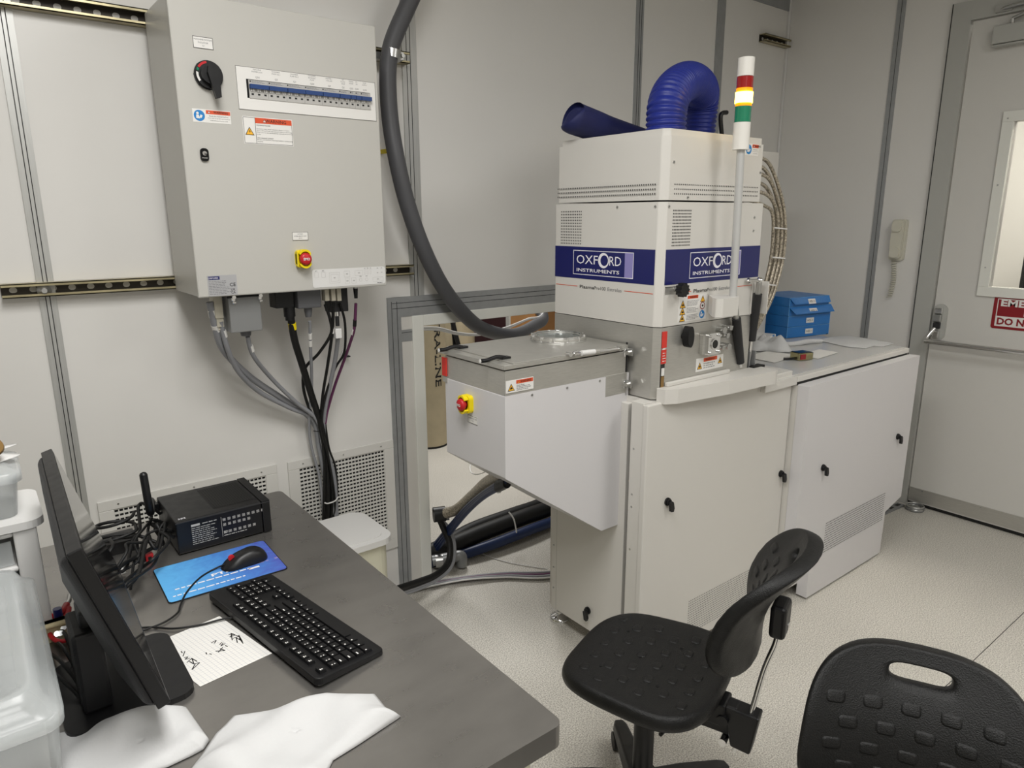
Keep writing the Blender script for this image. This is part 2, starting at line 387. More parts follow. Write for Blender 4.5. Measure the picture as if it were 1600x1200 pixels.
# vertical joint profiles on the back wall
def vtrim(n, x0, x1, z0, z1, m=ALU, grooves=(.38, .62)):
    mb = MB(); mb.box((x0, WY-.006, z0), (x1, WY, z1), m)
    for g in grooves: gx = x0+(x1-x0)*g; mb.box((gx-.0012, WY-.0068, z0), (gx+.0012, WY-.006, z1), GROOVE)
    structure(mb, 'trim_%d' % n)
xa = atY(109, 600, WY).x; xb = atY(82, 600, WY).x
vtrim(1, xb, xa, 0, CZ)
vtrim(2, atY(633, 250, WY).x, atY(655, 250, WY).x, 1.2875, CZ, ALU, (.3, .55))
vtrim(3, atY(991, 100, WY).x, atY(1002, 100, WY).x, 1.2875, CZ, ALUD, (.4, .7))
vtrim(4, atY(1118, 60, WY).x, atY(1130, 60, WY).x, 1.2875, CZ, ALUD, ())
mb = MB(); mb.box((WX-.014, WY-.014, 0), (WX, WY, CZ), WPLAS); structure(mb, 'trim_5', .003)
mb = MB(); mb.box((3.45, WY-.008, 2.785), (WX-.014, WY, CZ), ALUD); structure(mb, 'trim_6')
# dark horizontal and vertical profiles round the opening
xl, xr = 1.366, 1.402
mb = MB(); mb.box((xl, WY-.007, 1.205), (OX1+.2, WY, 1.2875), ALUD)
for z in (1.262, 1.24): mb.box((xl, WY-.0078, z), (OX1+.2, WY-.007, z+.002), GROOVE)
mb.box((1.345, WY-.0075, 0), (1.405, WY, 1.2875), ALUD)
for x in (1.362, 1.386): mb.box((x, WY-.0083, 0), (x+.002, WY-.0075, 1.27), GROOVE)
mb.box((1.405, WY-.005, 1.10), (1.456, WY, 1.15), ALUD); mb.box((1.405, WY-.0056, 1.137), (1.456, WY-.005, 1.139), GROOVE)
structure(mb, 'trim_7')
# white frame lining the opening
mb = MB(); fx = 1.456
mb.box((fx, WY-.012, 0), (OX0, WY+.062, 1.205), FRAMEW); mb.box((OX0, WY-.012, OZ1), (OX1, WY+.062, 1.205), FRAMEW)
mb.box((OX1, WY-.012, 0), (OX1+.05, WY+.062, 1.205), FRAMEW)
structure(mb, 'trim_8', .003)
mb = MB(); mb.box((1.405, WY-.004, 0), (1.456, WY, 1.10), COAT); mb.box((1.405, WY-.004, 1.15), (1.456, WY, 1.205), COAT); structure(mb, 'trim_9')
mb = MB(); mb.box((OX0, WY+.02, 0), (OX0+.006, WY+.062, .30), ALUD); structure(mb, 'trim_10')
# right wall joint strip (dark)
mb = MB(); mb.box((WX-.006, 1.872, 0), (WX, 1.915, CZ), ALUD); mb.box((WX-.007, 1.89, 0), (WX-.006, 1.892, CZ), GROOVE); structure(mb, 'trim_11')

# --- the door
fr = left((WX, 0, 0))   # u = -y
mb = MB()
mb.box((WX-.022, DY1, 0), (WX, DY1+.091, DZ1+.09), DFRAME); mb.box((WX-.022, DY0-.09, DZ1), (WX, DY1, DZ1+.09), DFRAME); mb.box((WX-.022, DY0-.09, 0), (WX, DY0, DZ1), DFRAME)
mb.box((WX-.0225, DY1+.086, 0), (WX-.022, DY1+.091, DZ1+.09), GROOVE)
structure(mb, 'trim_12', .003)
wy0, wy1, wz0, wz1 = .78, 1.299, 1.254, 2.045
mb = MB(); y0, y1 = DY0+.004, DY1-.006
XD = WX-.004
for a, b in (((y0, .02), (y1, wz0)), ((y0, wz1), (y1, DZ1-.005)), ((y0, wz0), (wy0, wz1)), ((wy1, wz0), (y1, wz1))):
    mb.box((XD, a[0], a[1]), (XD+.045, b[0], b[1]), DOORM)
door = structure(mb, 'door_1')
WM[door.name] = Matrix.Identity(4)
mb = MB(); b_ = .048
for a, b in (((wy0-b_, wz0-b_), (wy1+b_, wz0)), ((wy0-b_, wz1), (wy1+b_, wz1+b_)), ((wy0-b_, wz0), (wy0, wz1)), ((wy1, wz0), (wy1+b_, wz1))):
    mb.box((XD-.012, a[0], a[1]), (XD, b[0], b[1]), FRAMEW)
for z in (1.35, 1.75, 2.06): mb.poly(left((XD-.012, 1.325, z)), circ(0, 0, .004, 8), 0, .001, SATIN)
mb.build('window_frame', door, bevel=.003)
mb = MB(); mb.box((XD+.02, wy0, wz0), (XD+.024, wy1, wz1), GLASS); mb.build('window_pane', door)
mb = MB(); mb.box((XD-.004, y0, .028), (XD, y1, .105), STEEL)
for y in (1.47, 1.18, .9): screw(mb, left((XD-.004, y, .097)), 0, 0, .005)
mb.build('kick_plate', door, label='brushed metal kick plate')
mb = MB(); mb.box((XD+.002, y0, .004), (XD+.04, y1, .022), RUB); mb.build('gap_shade', door)  # black strip added for the shade in the gap under the door
# panic bar
mb = MB(); f2 = left((XD, 1.503, 1.053))
mb.rrect(f2, 0, 0, .07, .19, .033, 0, .012, DFRAME, 7)
ph = mb.build('latch_housing', door, bevel=.003)
mb = MB(); mb.fbox(f2, -.022, .045, .016, .078, .012, .03, CHROME); mb.fbox(f2, -.024, .003, .014, .040, .012, .034, SATIN)
mb.fbox(f2, -.022, -.035, .012, -.002, .012, .03, DKG); mb.fbox(f2, -.02, -.08, .014, -.045, .012, .04, CHROME)
mb.build('latch_mechanism', ph, bevel=.004, label='chrome latch mechanism')
mb = MB(); mb.tube([(XD-.03, 1.512, 1.02), (XD-.055, 1.528, .985), (XD-.075, 1.533, .957), (XD-.075, 1.52, .953)], .009, CHROME); mb.build('bar_arm', door)
mb = MB(); mb.cyl((XD-.075, 1.535, .953), (XD-.075, .62, .953), .0135, CHROME, 20); mb.build('push_bar', door, label='chrome push bar')
# door closer
c0 = atX(1557, 42, WX-.03); c1 = atX(1553, 75, WX-.03)
mb = MB(); mb.box((XD-.055, 1.06, c1.z+.012), (XD, c0.y+.004, c0.z), DFRAME); mb.box((XD-.05, 1.06, c1.z), (XD, c0.y+.004, c1.z+.01), DFRAME)
cl = mb.build('door_closer', door, bevel=.006)
mb = MB(); mb.tube([(XD-.03, 1.36, c0.z), (XD-.035, 1.36, c0.z+.022)], .01, SATIN, k=1); mb.tube([(XD-.035, 1.36, c0.z+.022), (XD-.05, 1.22, 2.54), (XD-.045, 1.1, 2.56)], .008, SATIN, k=2)
mb.tube([(XD-.02, 1.42, 2.553), (XD-.03, 1.38, 2.558), (XD-.04, 1.3, 2.56), (XD-.045, 1.1, 2.56)], .01, SATIN); mb.box((XD-.03, 1.37, 2.543), (XD-.018, 1.44, 2.573), SATIN)
mb.build('closer_arm', cl)
# emergency sign
s0 = atX(1555, 462, XD); s1 = atX(1547, 512, XD)
f3 = left((XD, s0.y, s1.z)); H = s0.z-s1.z; Wd = .40
mb = MB(); mb.rrect(f3, Wd/2, H/2, Wd, H, .012, .0003, .002, REDD)
mb.quad(f3, .016, .013, Wd-.016, H-.012, .0024, WHITE); mb.quad(f3, .02, H*.39, Wd-.02, H-.016, .0028, REDD)
mb.text(f3, 'EMERGENCY', Wd/2+.002, H*.80, .034, WHITE, .0034, w=Wd-.06, bold=.035)
mb.text(f3, 'EXIT', Wd/2, H*.53, .032, WHITE, .0034, w=.13, bold=.035)
mb.text(f3, 'DO NOT BLOCK', Wd/2, H*.235, .036, REDD, .0034, w=Wd-.05, bold=.035)
one(mb, 'door_sign', 'red and white emergency exit sign stuck on the door beneath its window', 'sign')
# dark object beyond the window (a cabinet in the corridor)
p = atX(1593, 440, 5.3)
mb = MB(); mb.box((5.3, .5, 0), (5.8, p.y, 1.62), DKG); mb.box((5.29, .55, .1), (5.3, p.y-.02, 1.6), BLK); one(mb, 'corridor_cabinet', 'dark cabinet in the corridor seen through the door window', 'cabinet', bevel=.01)
# vents in the back wall
def vent(x0, x1, z0, z1, n):
    t = thing('wall_vent', n, 'vent', ((x0+x1)/2, WY, z0))
    fr = front((x0, WY, z0)); W, Hh = x1-x0, z1-z0; e = .045
    mb = MB(); mb.fbox(fr, 0, 0, W, e, 0, .008, VENT); mb.fbox(fr, 0, Hh-e*.8, W, Hh, 0, .008, VENT); mb.fbox(fr, 0, e, e, Hh-e*.8, 0, .008, VENT); mb.fbox(fr, W-e, e, W, Hh-e*.8, 0, .008, VENT)
    for u in (.06, W/2, W-.06): screw(mb, Fr(fr.p(0, 0, .008), (1, 0, 0), (0, 0, 1)), u, Hh-.018, .003)
    mb.build('vent_frame', t, bevel=.002)
    mb = MB(); st = .0158
    mb.quad(fr, e, e, W-e, Hh-e*.8, .0006, VOID)
    nv = int((W-2*e)/.0142); nh = int((Hh-e*1.8)/st)
    for i in range(nv+1): u = e+(W-2*e)*i/nv; mb.fbox(fr, u-.0017, e, u+.0017, Hh-e*.8, .001, .003, VENT)
    for i in range(nh+1): v = e+(Hh-e*1.8)*i/nh; mb.fbox(fr, e, v-.0038, W-e, v+.0038, .001, .004, VENT)
    mb.build('vent_grille', t)
vent(.243, .843, .19, .69, 'white square-hole wall vent behind the bench and small computer')
vent(.885, 1.344, .19, .687, 'white square-hole wall vent behind the hanging cable bundle')

# strut channel rails
def rail(x0, x1, zc, label, nm='channel_rail', rear=WY, hh=.041):
    t = thing(nm, label, 'rail', ((x0+x1)/2, WY-.02, zc))
    mb = MB(); y0 = WY-.041
    mb.box((x0, WY-.003, zc-hh/2), (x1, WY, zc+hh/2), ZINCD)
    for s in (-1, 1):
        mb.box((x0, y0, zc+s*hh/2), (x1, WY, zc+s*(hh/2-.003)), ZINC); mb.box((x0, y0, zc+s*hh/2), (x1, y0+.003, zc+s*(hh/2-.009)), ZINC)
        mb.box((x0, y0+.003, zc+s*(hh/2-.009)), (x1, y0+.009, zc+s*(hh/2-.007)), ZINC)
    x = x0+.03; f = front((0, WY-.003, zc))
    while x < x1-.02: mb.ngon(f, rr(x, 0, .02, .016, .0078), .0006, HOLEW); x += .05
    mb.build('channel', t)
    return t
t = rail(atY(2, 455, 2.5).x, .60, 1.398, 'yellow zinc slotted rail on the wall left of the enclosure bottom')
mb = MB(); c = atY(69, 454, 2.51); mb.lathe(c, (0, -1, 0), [(.019, 0), (.019, .003), (.010, .003), (.010, .008), (.007, .010)], SATIN); mb.build('washer_bolt', t)
rail(1.16, atY(648, 425, 2.5).x, 1.398, 'short yellow zinc rail end right of the enclosure bottom')
rail(-.3, .60, 2.198, 'yellow zinc slotted rail at top left above the wall panels', hh=.046)
rail(1.16, 1.47, 2.198, 'short yellow zinc rail behind the hose clamp')
a = atY(1196, 58, 2.504); b = atY(1230, 66, 2.504)
rail(a.x, 4.07, (a.z+b.z)/2, 'short dark slotted rail high in the far corner')

# ================================================================ ELECTRICAL ENCLOSURE
EY = 2.22
ex0, ex1, ez0, ez1 = .549, 1.178, 1.371, 2.21
E_ = thing('electrical_enclosure', 'large light grey wall-mounted electrical enclosure with rotary switch and breaker window', 'electrical cabinet', ((ex0+ex1)/2, WY-.041, ez0))
mb = MB(); mb.box((ex0+.002, EY+.022, ez0+.002), (ex1-.002, WY-.0415, ez1-.002), COATG); mb.build('housing', E_, bevel=.003)
mb = MB(); mb.box((ex0, EY, ez0), (ex1, EY+.019, ez1), COATG); mb.build('door', E_, bevel=.004)
fe = front((0, EY, 0))
def pe(px, py): q = atY(px, py, EY); return q.x, q.z
# isolator rotary switch
u, v = pe(325, 118)
mb = MB(); mb.poly(fe, circ(u, v, .040, 8), 0, .004, BLK); mb.poly(fe, circ(u, v, .037, 28), .004, .016, BLK)
mb.poly(fe, circ(u, v, .0395, 28), .003, .008, BLK)
for a0, a1, m in ((100, 148, RED), (152, 165, LGRN), (172, 215, WHITE)):
    pts = [(u+.036*math.cos(R_(a)), v+.036*math.sin(R_(a))) for a in range(a0, a1+1, 6)]+[(u+.030*math.cos(R_(a)), v+.030*math.sin(R_(a))) for a in range(a1, a0-1, -6)]
    mb.ngon(fe, pts, .0165, m)
sw = mb.build('isolator_switch', E_, label='black rotary isolator switch')
mb = MB(); mb.poly(fe, circ(u, v, .026, 24), .016, .030, BLK)
mb.poly(fe, [(u+.006, v-.066), (u+.020, v-.062), (u+.019, v+.02), (u+.008, v+.028), (u-.008, v+.022), (u-.012, v+.002)], .028, .044, BLK)
mb.build('handle', sw, bevel=.004)
mb = MB(); u, v = pe(317, 67); mb.fbox(fe, u-.027, v-.0155, u+.027, v+.0155, 0, .0012, WHITE); mb.border(fe, u-.027, v-.0155, u+.027, v+.0155, .0012, .0016, INK)
for i, s in enumerate(('MACHINE SYSTEM', 'ISOLATOR', 'Q1')): mb.text(fe, s, u, v+.008-i*.008, .0042, INKG, .0017)
mb.build('switch_label', E_)
# read-manual warning
def warn_small(mb, fr, u0, v0, u1, v1):
    H = v1-v0; mb.fbox(fr, u0, v0, u1, v1, 0, .0006, WHITE)
    manual_icon(mb, fr, u0+H*.5, v0+H*.5, H*.42, .0009)
    mb.quad(fr, u0+H*1.02, v0+H*.66, u1-.001, v1-.002, .0009, ORA)
    tri(mb, fr, u0+H*1.25, v0+H*.82, H*.2, .0012, WHITE, 'bang')
    mb.text(fr, 'WARNING', (u0+H*1.4+u1)/2, v0+H*.82, H*.17, INK, .0013, bold=.01)
    for i, s in enumerate(('Read the manual before', 'This unit is to be serviced by', 'trained personnel only')): mb.text(fr, s, (u0+H*1.05+u1)/2, v0+H*(.52-.17*i), H*.09, INK, .0010, w=(u1-u0-H*1.1)*(.8, .95, .75)[i])
x0, z0 = pe(302, 190); x1, z1 = pe(359, 168)
mb = MB(); warn_small(mb, fe, x0, z0, x1, z0+.036); mb.build('manual_warning_label', E_)
x0, z1 = pe(378, 181); x1, z0 = pe(459, 229)
mb = MB(); mb.fbox(fe, x0, z0, x1, z1, 0, .0006, WHITE); mb.border(fe, x0+.002, z0+.002, x1-.002, z1-.002, .001, .0009, INK)
xs = x0+(x1-x0)*.245; mb.quad(fe, xs-.0006, z0+.002, xs+.0006, z1-.002, .0011, INK)
tri(mb, fe, (x0+xs)/2, (z0+z1)/2-.002, .027, .0012)
mb.quad(fe, xs, z1-.0175, x1-.002, z1-.002, .0011, ORA); mb.text(fe, 'WARNING', (xs+x1)/2+.006, z1-.0098, .0095, INK, .0014, bold=.01); tri(mb, fe, xs+.028, z1-.0098, .010, .0014, WHITE, 'bang')
for i, s in enumerate(('HAZARDOUS VOLTAGE', '', 'Contact may cause electric shock or burn.', 'Turn off and lock out system before servicing.', 'This unit to be serviced by trained personnel', 'only.', '', 'HIGH LEAKAGE CURRENT', 'Earth connection essential before connecting', 'supply.')):
    if s: w_ = (x1-xs-.006)*min(1, len(s)/44); mb.text(fe, s, xs+.003+w_/2, z1-.023-i*.0052, .0036, INK, .0011, w=w_)
mb.build('voltage_warning_label', E_)
# lock
u, v = pe(319, 242); mb = MB(); mb.rrect(fe, u, v, .023, .036, .009, 0, .006, BLKG)
lk = mb.build('door_lock', E_, bevel=.002, label='black oval door lock')
mb = MB(); mb.poly(fe, circ(u, v+.004, .0062, 18), .006, .008, CHROME); mb.quad(fe, u-.001, v, u+.006, v+.003, .0085, BLK); mb.text(fe, 'Schneider', u, v-.0085, .003, WHITE, .0064, w=.016); mb.build('lock_barrel', lk)
# breaker panel
x0, z1 = pe(367, 101); x1, z0 = pe(588, 188)
mb = MB()
W = x1-x0; z1 = 2.037; z0 = 1.917
wx0, wz1 = pe(384, 123); wx1, wz0 = pe(579, 177); wz0 = wz1-.051-.002
def frame_plate():
    for a in ((x0, z0, x1, wz0), (x0, wz1, x1, z1), (x0, wz0, wx0, wz1), (wx1, wz0, x1, wz1)): mb.fbox(fe, *a, 0, .0015, WHITE)
    mb.border(fe, x0, z0, x1, z1, .0009, .0018, INK)
frame_plate()
mb.quad(fe, wx0, wz0, wx1, wz1, .0002, VOID)
n = 21; pw = (wx1-wx0-.005)/n; bx = wx0+.006
groups = [(3, 'MACHINE|POWER BOX', 'Q50'), (3, 'CHAMBER|PUMP No.1', 'Q2'), (3, 'CHAMBER|PUMP No.2', 'Q3'), (3, 'COOLING|BACKING|PUMP', 'Q20'), (3, 'HEATER /|CHILLER', 'Q4'), (2, 'AC|FLOW|TRAP', 'Q5'), (1, 'MAINS|SENSE', 'Q25'), (1, 'PC|5A', 'Q40'), (2, 'AUX|SUPPLY', 'Q18')]
k = 0
for cnt, lb, q_ in groups:
    cx = bx+(k+cnt/2)*pw
    ln = lb.split('|')
    for i, s in enumerate(ln): mb.text(fe, s, cx, wz1+.030-.0062*i-(0 if len(ln) == 3 else .002), .0038, INKG, .0018)
    mb.text(fe, q_, cx, wz1+.0065, .0058, INKG, .0018); k += cnt
bp = mb.build('breaker_window_panel', E_, label='white label plate framing the breaker window')
k = 0
for cnt, lb, q_ in groups:
    a = bx+k*pw; b = a+cnt*pw-.0006
    mb = MB(); mb.fbox(fe, a, wz0, b, wz1-.002, .0003, .004, BREAK)
    mb.quad(fe, a+.003, wz1-.008, a+.007, wz1-.004, .0043, INK)
    mb.greek(fe, a+.009, wz1-.010, b-.004, wz1-.003, 2, INKG, .0043)
    for i in range(cnt):
        c = a+(i+.5)*pw
        mb.quad(fe, c-.0035, wz0+.009, c+.0035, wz0+.014, .0043, INK)
        mb.fbox(fe, c-.005, wz0+.019, c-.001, wz0+.027, .004, .007, WHITE); mb.fbox(fe, c+.001, wz0+.019, c+.005, wz0+.027, .004, .007, WHITE)
    o = mb.build('circuit_breaker', E_)
    mb = MB(); mb.fbox(fe, a+.0008, wz0+.026, b-.0005, wz0+.038, .004, .016, TOGG); mb.build('toggle', o)
    k += cnt
# emergency stop on the door
def estop(parent, fr, u, v, nm='emergency_stop'):
    mb = MB(); mb.rrect(fr, u, v, .048, .056, .012, 0, .016, YEL); mb.poly(fr, circ(u, v, .0165, 20), .006, .016, DKG)
    # shroud: two curved walls left and right joined top and bottom, open at the sides
    for s0, s1 in ((35, 145), (215, 325)):
        A = [R_(s0+(s1-s0)*i/12) for i in range(13)]
        pts = [(u+.024*math.cos(a), v+.030*math.sin(a)) for a in A]+[(u+.0195*math.cos(a), v+.0235*math.sin(a)) for a in reversed(A)]
        mb.poly(fr, pts, .006, .030, YEL)
    mb.fbox(fr, u-.024, v-.024, u-.020, v+.024, .006, .024, YEL)
    o = mb.build(nm, parent, bevel=.0012, label='yellow shrouded emergency stop with red button')
    mb = MB(); mb.lathe(fr.p(u, v, .012), fr.n, [(.012, 0), (.012, .008), (.0185, .012), (.0195, .018), (.018, .024), (.012, .027), (.001, .0275)], RED, 28)
    mb.text(fr, 'EMO', u, v, .0085, WHITE, .0402, w=.021, bold=.03)
    mb.build('push_button', o, label='red mushroom button marked EMO')
u, v = pe(472, 404); estop(E_, fe, u, v)
mb = MB(); u, v = pe(469, 369); mb.fbox(fe, u-.026, v-.013, u+.026, v+.013, 0, .0012, WHITE); mb.border(fe, u-.026, v-.013, u+.026, v+.013, .001, .0016, INK)
for i, s in enumerate(('SYSTEM', 'EMERGENCY OFF', '(EMO)')): mb.text(fe, s, u, v+.0068-i*.0068, .0037, INKG, .0017)
mb.build('stop_label', E_)
# rating plate
x0, z1 = pe(323, 431); x1, z0 = pe(372, 462); z0 = z1-.062
mb = MB(); mb.fbox(fe, x0, z0, x1, z1, 0, .0008, PLATE); mb.quad(fe, x0+.003, z1-.013, x0+.036, z1-.003, .0011, NAVY); mb.text(fe, 'OXFORD', x0+.017, z1-.008, .005, BWHITE, .0014)
mb.greek(fe, x0+.003, z0+.004, x0+.068, z1-.015, 9, INKG, .0011, .3, 3); mb.text(fe, 'CE', x1-.013, z1-.03, .011, INK, .0012, bold=.01); mb.text(fe, 'UK', x1-.013, z1-.045, .007, INK, .0012, bold=.01); mb.text(fe, 'CA', x1-.013, z1-.054, .007, INK, .0012, bold=.01)
mb.build('rating_plate', E_, label='silver rating plate')
# socket layout label
x0 = .906; x1 = 1.172; z0 = 1.379; z1 = 1.438
mb = MB(); mb.rrect(fe, (x0+x1)/2, (z0+z1)/2, x1-x0, z1-z0, .008, 0, .0012, WPLAS)
W, H = x1-x0, z1-z0
def ob(a, b, c, d): mb.border(fe, x0+W*a, z0+H*b, x0+W*c, z0+H*d, .0006, .0015, BREAK)
for a in ((.03, .55, .08, .85), (.12, .55, .17, .85), (.22, .2, .36, .8), (.24, .3, .34, .7), (.42, .5, .50, .85), (.43, .12, .49, .45), (.52, .12, .58, .45), (.57, .55, .68, .85), (.70, .6, .72, .9), (.74, .6, .76, .9), (.78, .6, .80, .9), (.82, .15, .97, .4)): ob(*a)
for c, d in (((.645), .3), ((.73), .3)): mb.ngon(fe, circ(x0+W*c, z0+H*d, .0055), .0015, BREAK); mb.ngon(fe, circ(x0+W*c, z0+H*d, .0048), .0017, WPLAS)
for s, a, b in (('XP1', .05, .92), ('XP2', .14, .92), ('XS1', .29, .5), ('XS2', .46, .68), ('XS3', .625, .7), ('XS4', .46, .28), ('XS5', .55, .28), ('XS6', .645, .5), ('XS7', .73, .5), ('X1', .71, .95), ('X2', .75, .95), ('X3', .79, .95), ('X4', .89, .92), ('X5', .95, .92), ('X6', .89, .66), ('X7', .95, .66), ('XP3', .89, .28)):
    mb.text(fe, s, x0+W*a, z0+H*b, .0032, INK, .0018)
mb.greek(fe, x0+W*.88, z0+.002, x0+W*.98, z0+.006, 1, INK, .0018); mb.build('socket_layout_label', E_, label='white label with connector layout')
# connectors under the enclosure
def conn(nm, px0, py0, px1, py1, y, dy, m, bev=.002, lab=None, extra=None):
    a = atY(px0, py0, y); b = atY(px1, py1, y); mb = MB(); mb.box((a.x, y, b.z), (b.x, y+dy, ez0+.001), m)
    if extra: extra(mb, a, b)
    return mb.build(nm, E_, bevel=bev, label=lab)
conn('beige_connector', 334, 470, 350, 497, 2.30, .05, BEIGE); a = atY(344, 497, 2.30)
mb = MB(); mb.box((a.x-.010, 2.305, a.z-.03), (a.x+.012, 2.335, a.z+.002), BEIGE); mb.cyl((a.x, 2.32, a.z-.028), (a.x, 2.32, a.z-.04), .009, BEIGE); mb.build('cable_boot', E_, bevel=.002)
def clamps(mb, a, b):
    for x in (a.x+.012, b.x-.004): mb.box((x-.004, 2.256, ez0-.022), (x+.008, 2.262, ez0-.002), CHROME); mb.cyl((x+.002, 2.25, ez0-.008), (x+.002, 2.262, ez0-.008), .006, CHROME); mb.box((x-.002, 2.254, ez0-.030), (x+.010, 2.262, ez0-.020), CHROME)
    mb.box((a.x-.004, 2.262, ez0-.012), (b.x+.004, 2.268, ez0-.004), BLK)
conn('power_connector_box', 357, 470, 411, 516, 2.264, .09, ALUBOX, .004, 'grey metal box connector with chrome clamps', clamps)
a = atY(386, 525, 2.30); mb = MB(); mb.cyl((a.x, 2.31, a.z+.03), (a.x, 2.31, a.z), .021, DKGREY, 18, .015); mb.build('cable_gland', E_)
conn('black_plug', 430, 465, 460, 480, 2.29, .06, BLK); a = atY(454, 488, 2.30); mb = MB(); mb.cyl((a.x, 2.31, a.z+.04), (a.x, 2.31, a.z-.015), .019, BLK, 12); mb.cyl((a.x, 2.31, a.z-.01), (a.x, 2.31, a.z-.028), .015, BLK, 12); mb.build('plug_gland', E_)
conn('grey_hooded_connector', 465, 462, 503, 480, 2.28, .06, DKGREY, .004); a = atY(483, 482, 2.30); mb = MB(); mb.cyl((a.x, 2.31, a.z+.03), (a.x, 2.31, a.z-.005), .022, DKGREY, 16, .013); mb.cyl((a.x, 2.31, a.z-.005), (a.x, 2.31, a.z-.03), .014, DKGREY, 12, .010); mb.build('hood_gland', E_)
for px in (511, 521, 530): conn('beige_plug', px-3, 462, px+4, 470, 2.27, .03, BEIGE, .001)
conn('dark_socket_block', 515, 462, 545, 486, 2.31, .05, DKG, .003)
a = atY(529, 488, 2.315); mb = MB(); mb.cyl((a.x, 2.33, a.z+.012), (a.x, 2.33, a.z-.014), .011, CHROME, 10); mb.cyl((a.x, 2.33, a.z-.014), (a.x, 2.33, a.z-.05), .007, DKG, 10); mb.build('metal_gland', E_)
a = atY(528, 521, 2.31); mb = MB(); mb.box((a.x-.012, 2.30, a.z-.017), (a.x+.011, 2.325, a.z+.018), WPLAS); mb.build('white_clip', E_, bevel=.002)
a = atY(556, 462, 2.29); mb = MB(); mb.cyl((a.x, 2.29, ez0), (a.x, 2.29, ez0-.012), .008, SATIN); mb.cyl((a.x, 2.29, ez0-.01), (a.x, 2.29, ez0-.045), .0085, BLK, 14, .006); mb.build('round_plug', E_)
# ---- cables hanging from the enclosure
def cable(pts, r, m, label, group=None, nm='cable', tags=()):
    P = [atY(a, b, c) for a, b, c in pts]; mb = MB(); mb.tube(P, r, m, 10, 6)
    for (i, t, c2) in tags:
        q = P[i]+(P[i+1]-P[i])*t; d = (P[i+1]-P[i]).normalized(); mb.cyl(q-d*.012, q+d*.012, r+.0014, c2, 12)
    return one(mb, nm, label, 'cable', group)
G = 'cables hanging under the enclosure'
cable([(328, 472, 2.31), (336, 508, 2.32), (350, 548, 2.36), (392, 590, 2.43), (440, 622, 2.47), (482, 650, 2.49), (503, 690, 2.50), (513, 750, 2.50), (521, 822, 2.49)], .0115, GREYC, 'thick grey cable leaving the far left of the enclosure, highest of the left sweep', G, tags=((0, .5, WHITE), (1, .1, WHITE)))
cable([(345, 502, 2.31), (354, 540, 2.33), (372, 580, 2.38), (405, 612, 2.44), (450, 636, 2.47), (488, 655, 2.48), (498, 700, 2.50), (508, 750, 2.50), (516, 822, 2.49)], .0085, GREYC, 'thinner grey cable from the beige connector, lowest of the left sweep', G, tags=((0, .5, WHITE),))
cable([(387, 526, 2.31), (396, 556, 2.34), (425, 592, 2.41), (462, 628, 2.45), (495, 656, 2.46), (505, 700, 2.48), (518, 760, 2.49), (524, 822, 2.48)], .0075, GREYC, 'grey cable from under the grey metal box connector', G, tags=((0, .6, WHITE),))
cable([(454, 492, 2.31), (460, 530, 2.33), (472, 570, 2.38), (486, 615, 2.43), (500, 660, 2.46), (508, 705, 2.48), (512, 760, 2.49), (511, 822, 2.49)], .0125, RUB, 'thick black cable with a yellow band from the black plug', G, tags=((0, .45, YEL),))
cable([(484, 502, 2.31), (485, 540, 2.35), (487, 600, 2.42), (483, 660, 2.48), (487, 700, 2.50), (500, 750, 2.50), (507, 822, 2.49)], .0055, GREYC, 'grey cable with white tags dropping straight from the hooded connector', G, tags=((0, .6, WHITE), (0, .9, WHITE)))
cable([(508, 476, 2.28), (516, 500, 2.29), (517, 522, 2.31), (498, 552, 2.36), (477, 575, 2.41), (474, 605, 2.44), (484, 640, 2.46), (500, 665, 2.47), (507, 720, 2.47), (505, 822, 2.48)], .0055, RUB, 'black cable bowing left from the first beige plug', G)
cable([(521, 474, 2.28), (519, 520, 2.31), (512, 570, 2.38), (504, 620, 2.43), (502, 665, 2.45), (512, 710, 2.47), (519, 770, 2.48), (517, 822, 2.48)], .0055, RUB, 'black cable from the middle beige plug', G, tags=((0, .9, WHITE),))
cable([(528, 528, 2.32), (524, 560, 2.37), (514, 610, 2.43), (506, 655, 2.46), (509, 700, 2.48), (522, 745, 2.49), (527, 822, 2.49)], .0080, GREYC, 'grey cable below the small white clip', G)
cable([(531, 474, 2.30), (539, 505, 2.32), (538, 550, 2.37), (524, 575, 2.40), (508, 620, 2.43), (503, 665, 2.44), (514, 720, 2.46), (523, 780, 2.48), (520, 822, 2.48)], .0045, RUB, 'thin black cable right of the metal gland', G)
cable([(556, 474, 2.29), (554, 510, 2.31), (549, 530, 2.34), (538, 562, 2.40), (524, 600, 2.44), (512, 640, 2.46), (508, 662, 2.46)], .0055, PURP, 'purple cable from the rightmost round plug', G, tags=((0, .85, BLK), (1, .4, WHITE)))
cable([(508, 660, 2.46), (514, 700, 2.48), (524, 730, 2.495), (527, 770, 2.50), (524, 822, 2.50)], .004, RUB, 'thin black cable hanging behind the grey bundle against the vent', G)
a = atY(547, 556, 2.50); mb = MB(); mb.poly(front((a.x, WY, a.z)), circ(0, 0, .022, 6), 0, .004, WPLAS); mb.box((a.x-.016, 2.505, a.z-.006), (a.x+.004, 2.542, a.z-.001), BLK); one(mb, 'cable_clip', 'clear hexagonal adhesive cable clip on the wall beside the purple cable', 'clip')
a = atY(499, 671, 2.475); mb = MB(); mb.tube([a+Vector((-.028, -.012, .002)), a+Vector((-.01, -.022, -.001)), a+Vector((.012, -.018, 0)), a+Vector((.022, .0, .002))], .0022, BLK, 6); one(mb, 'cable_tie', 'black cable tie round the bundle where the cables meet', 'cable tie')
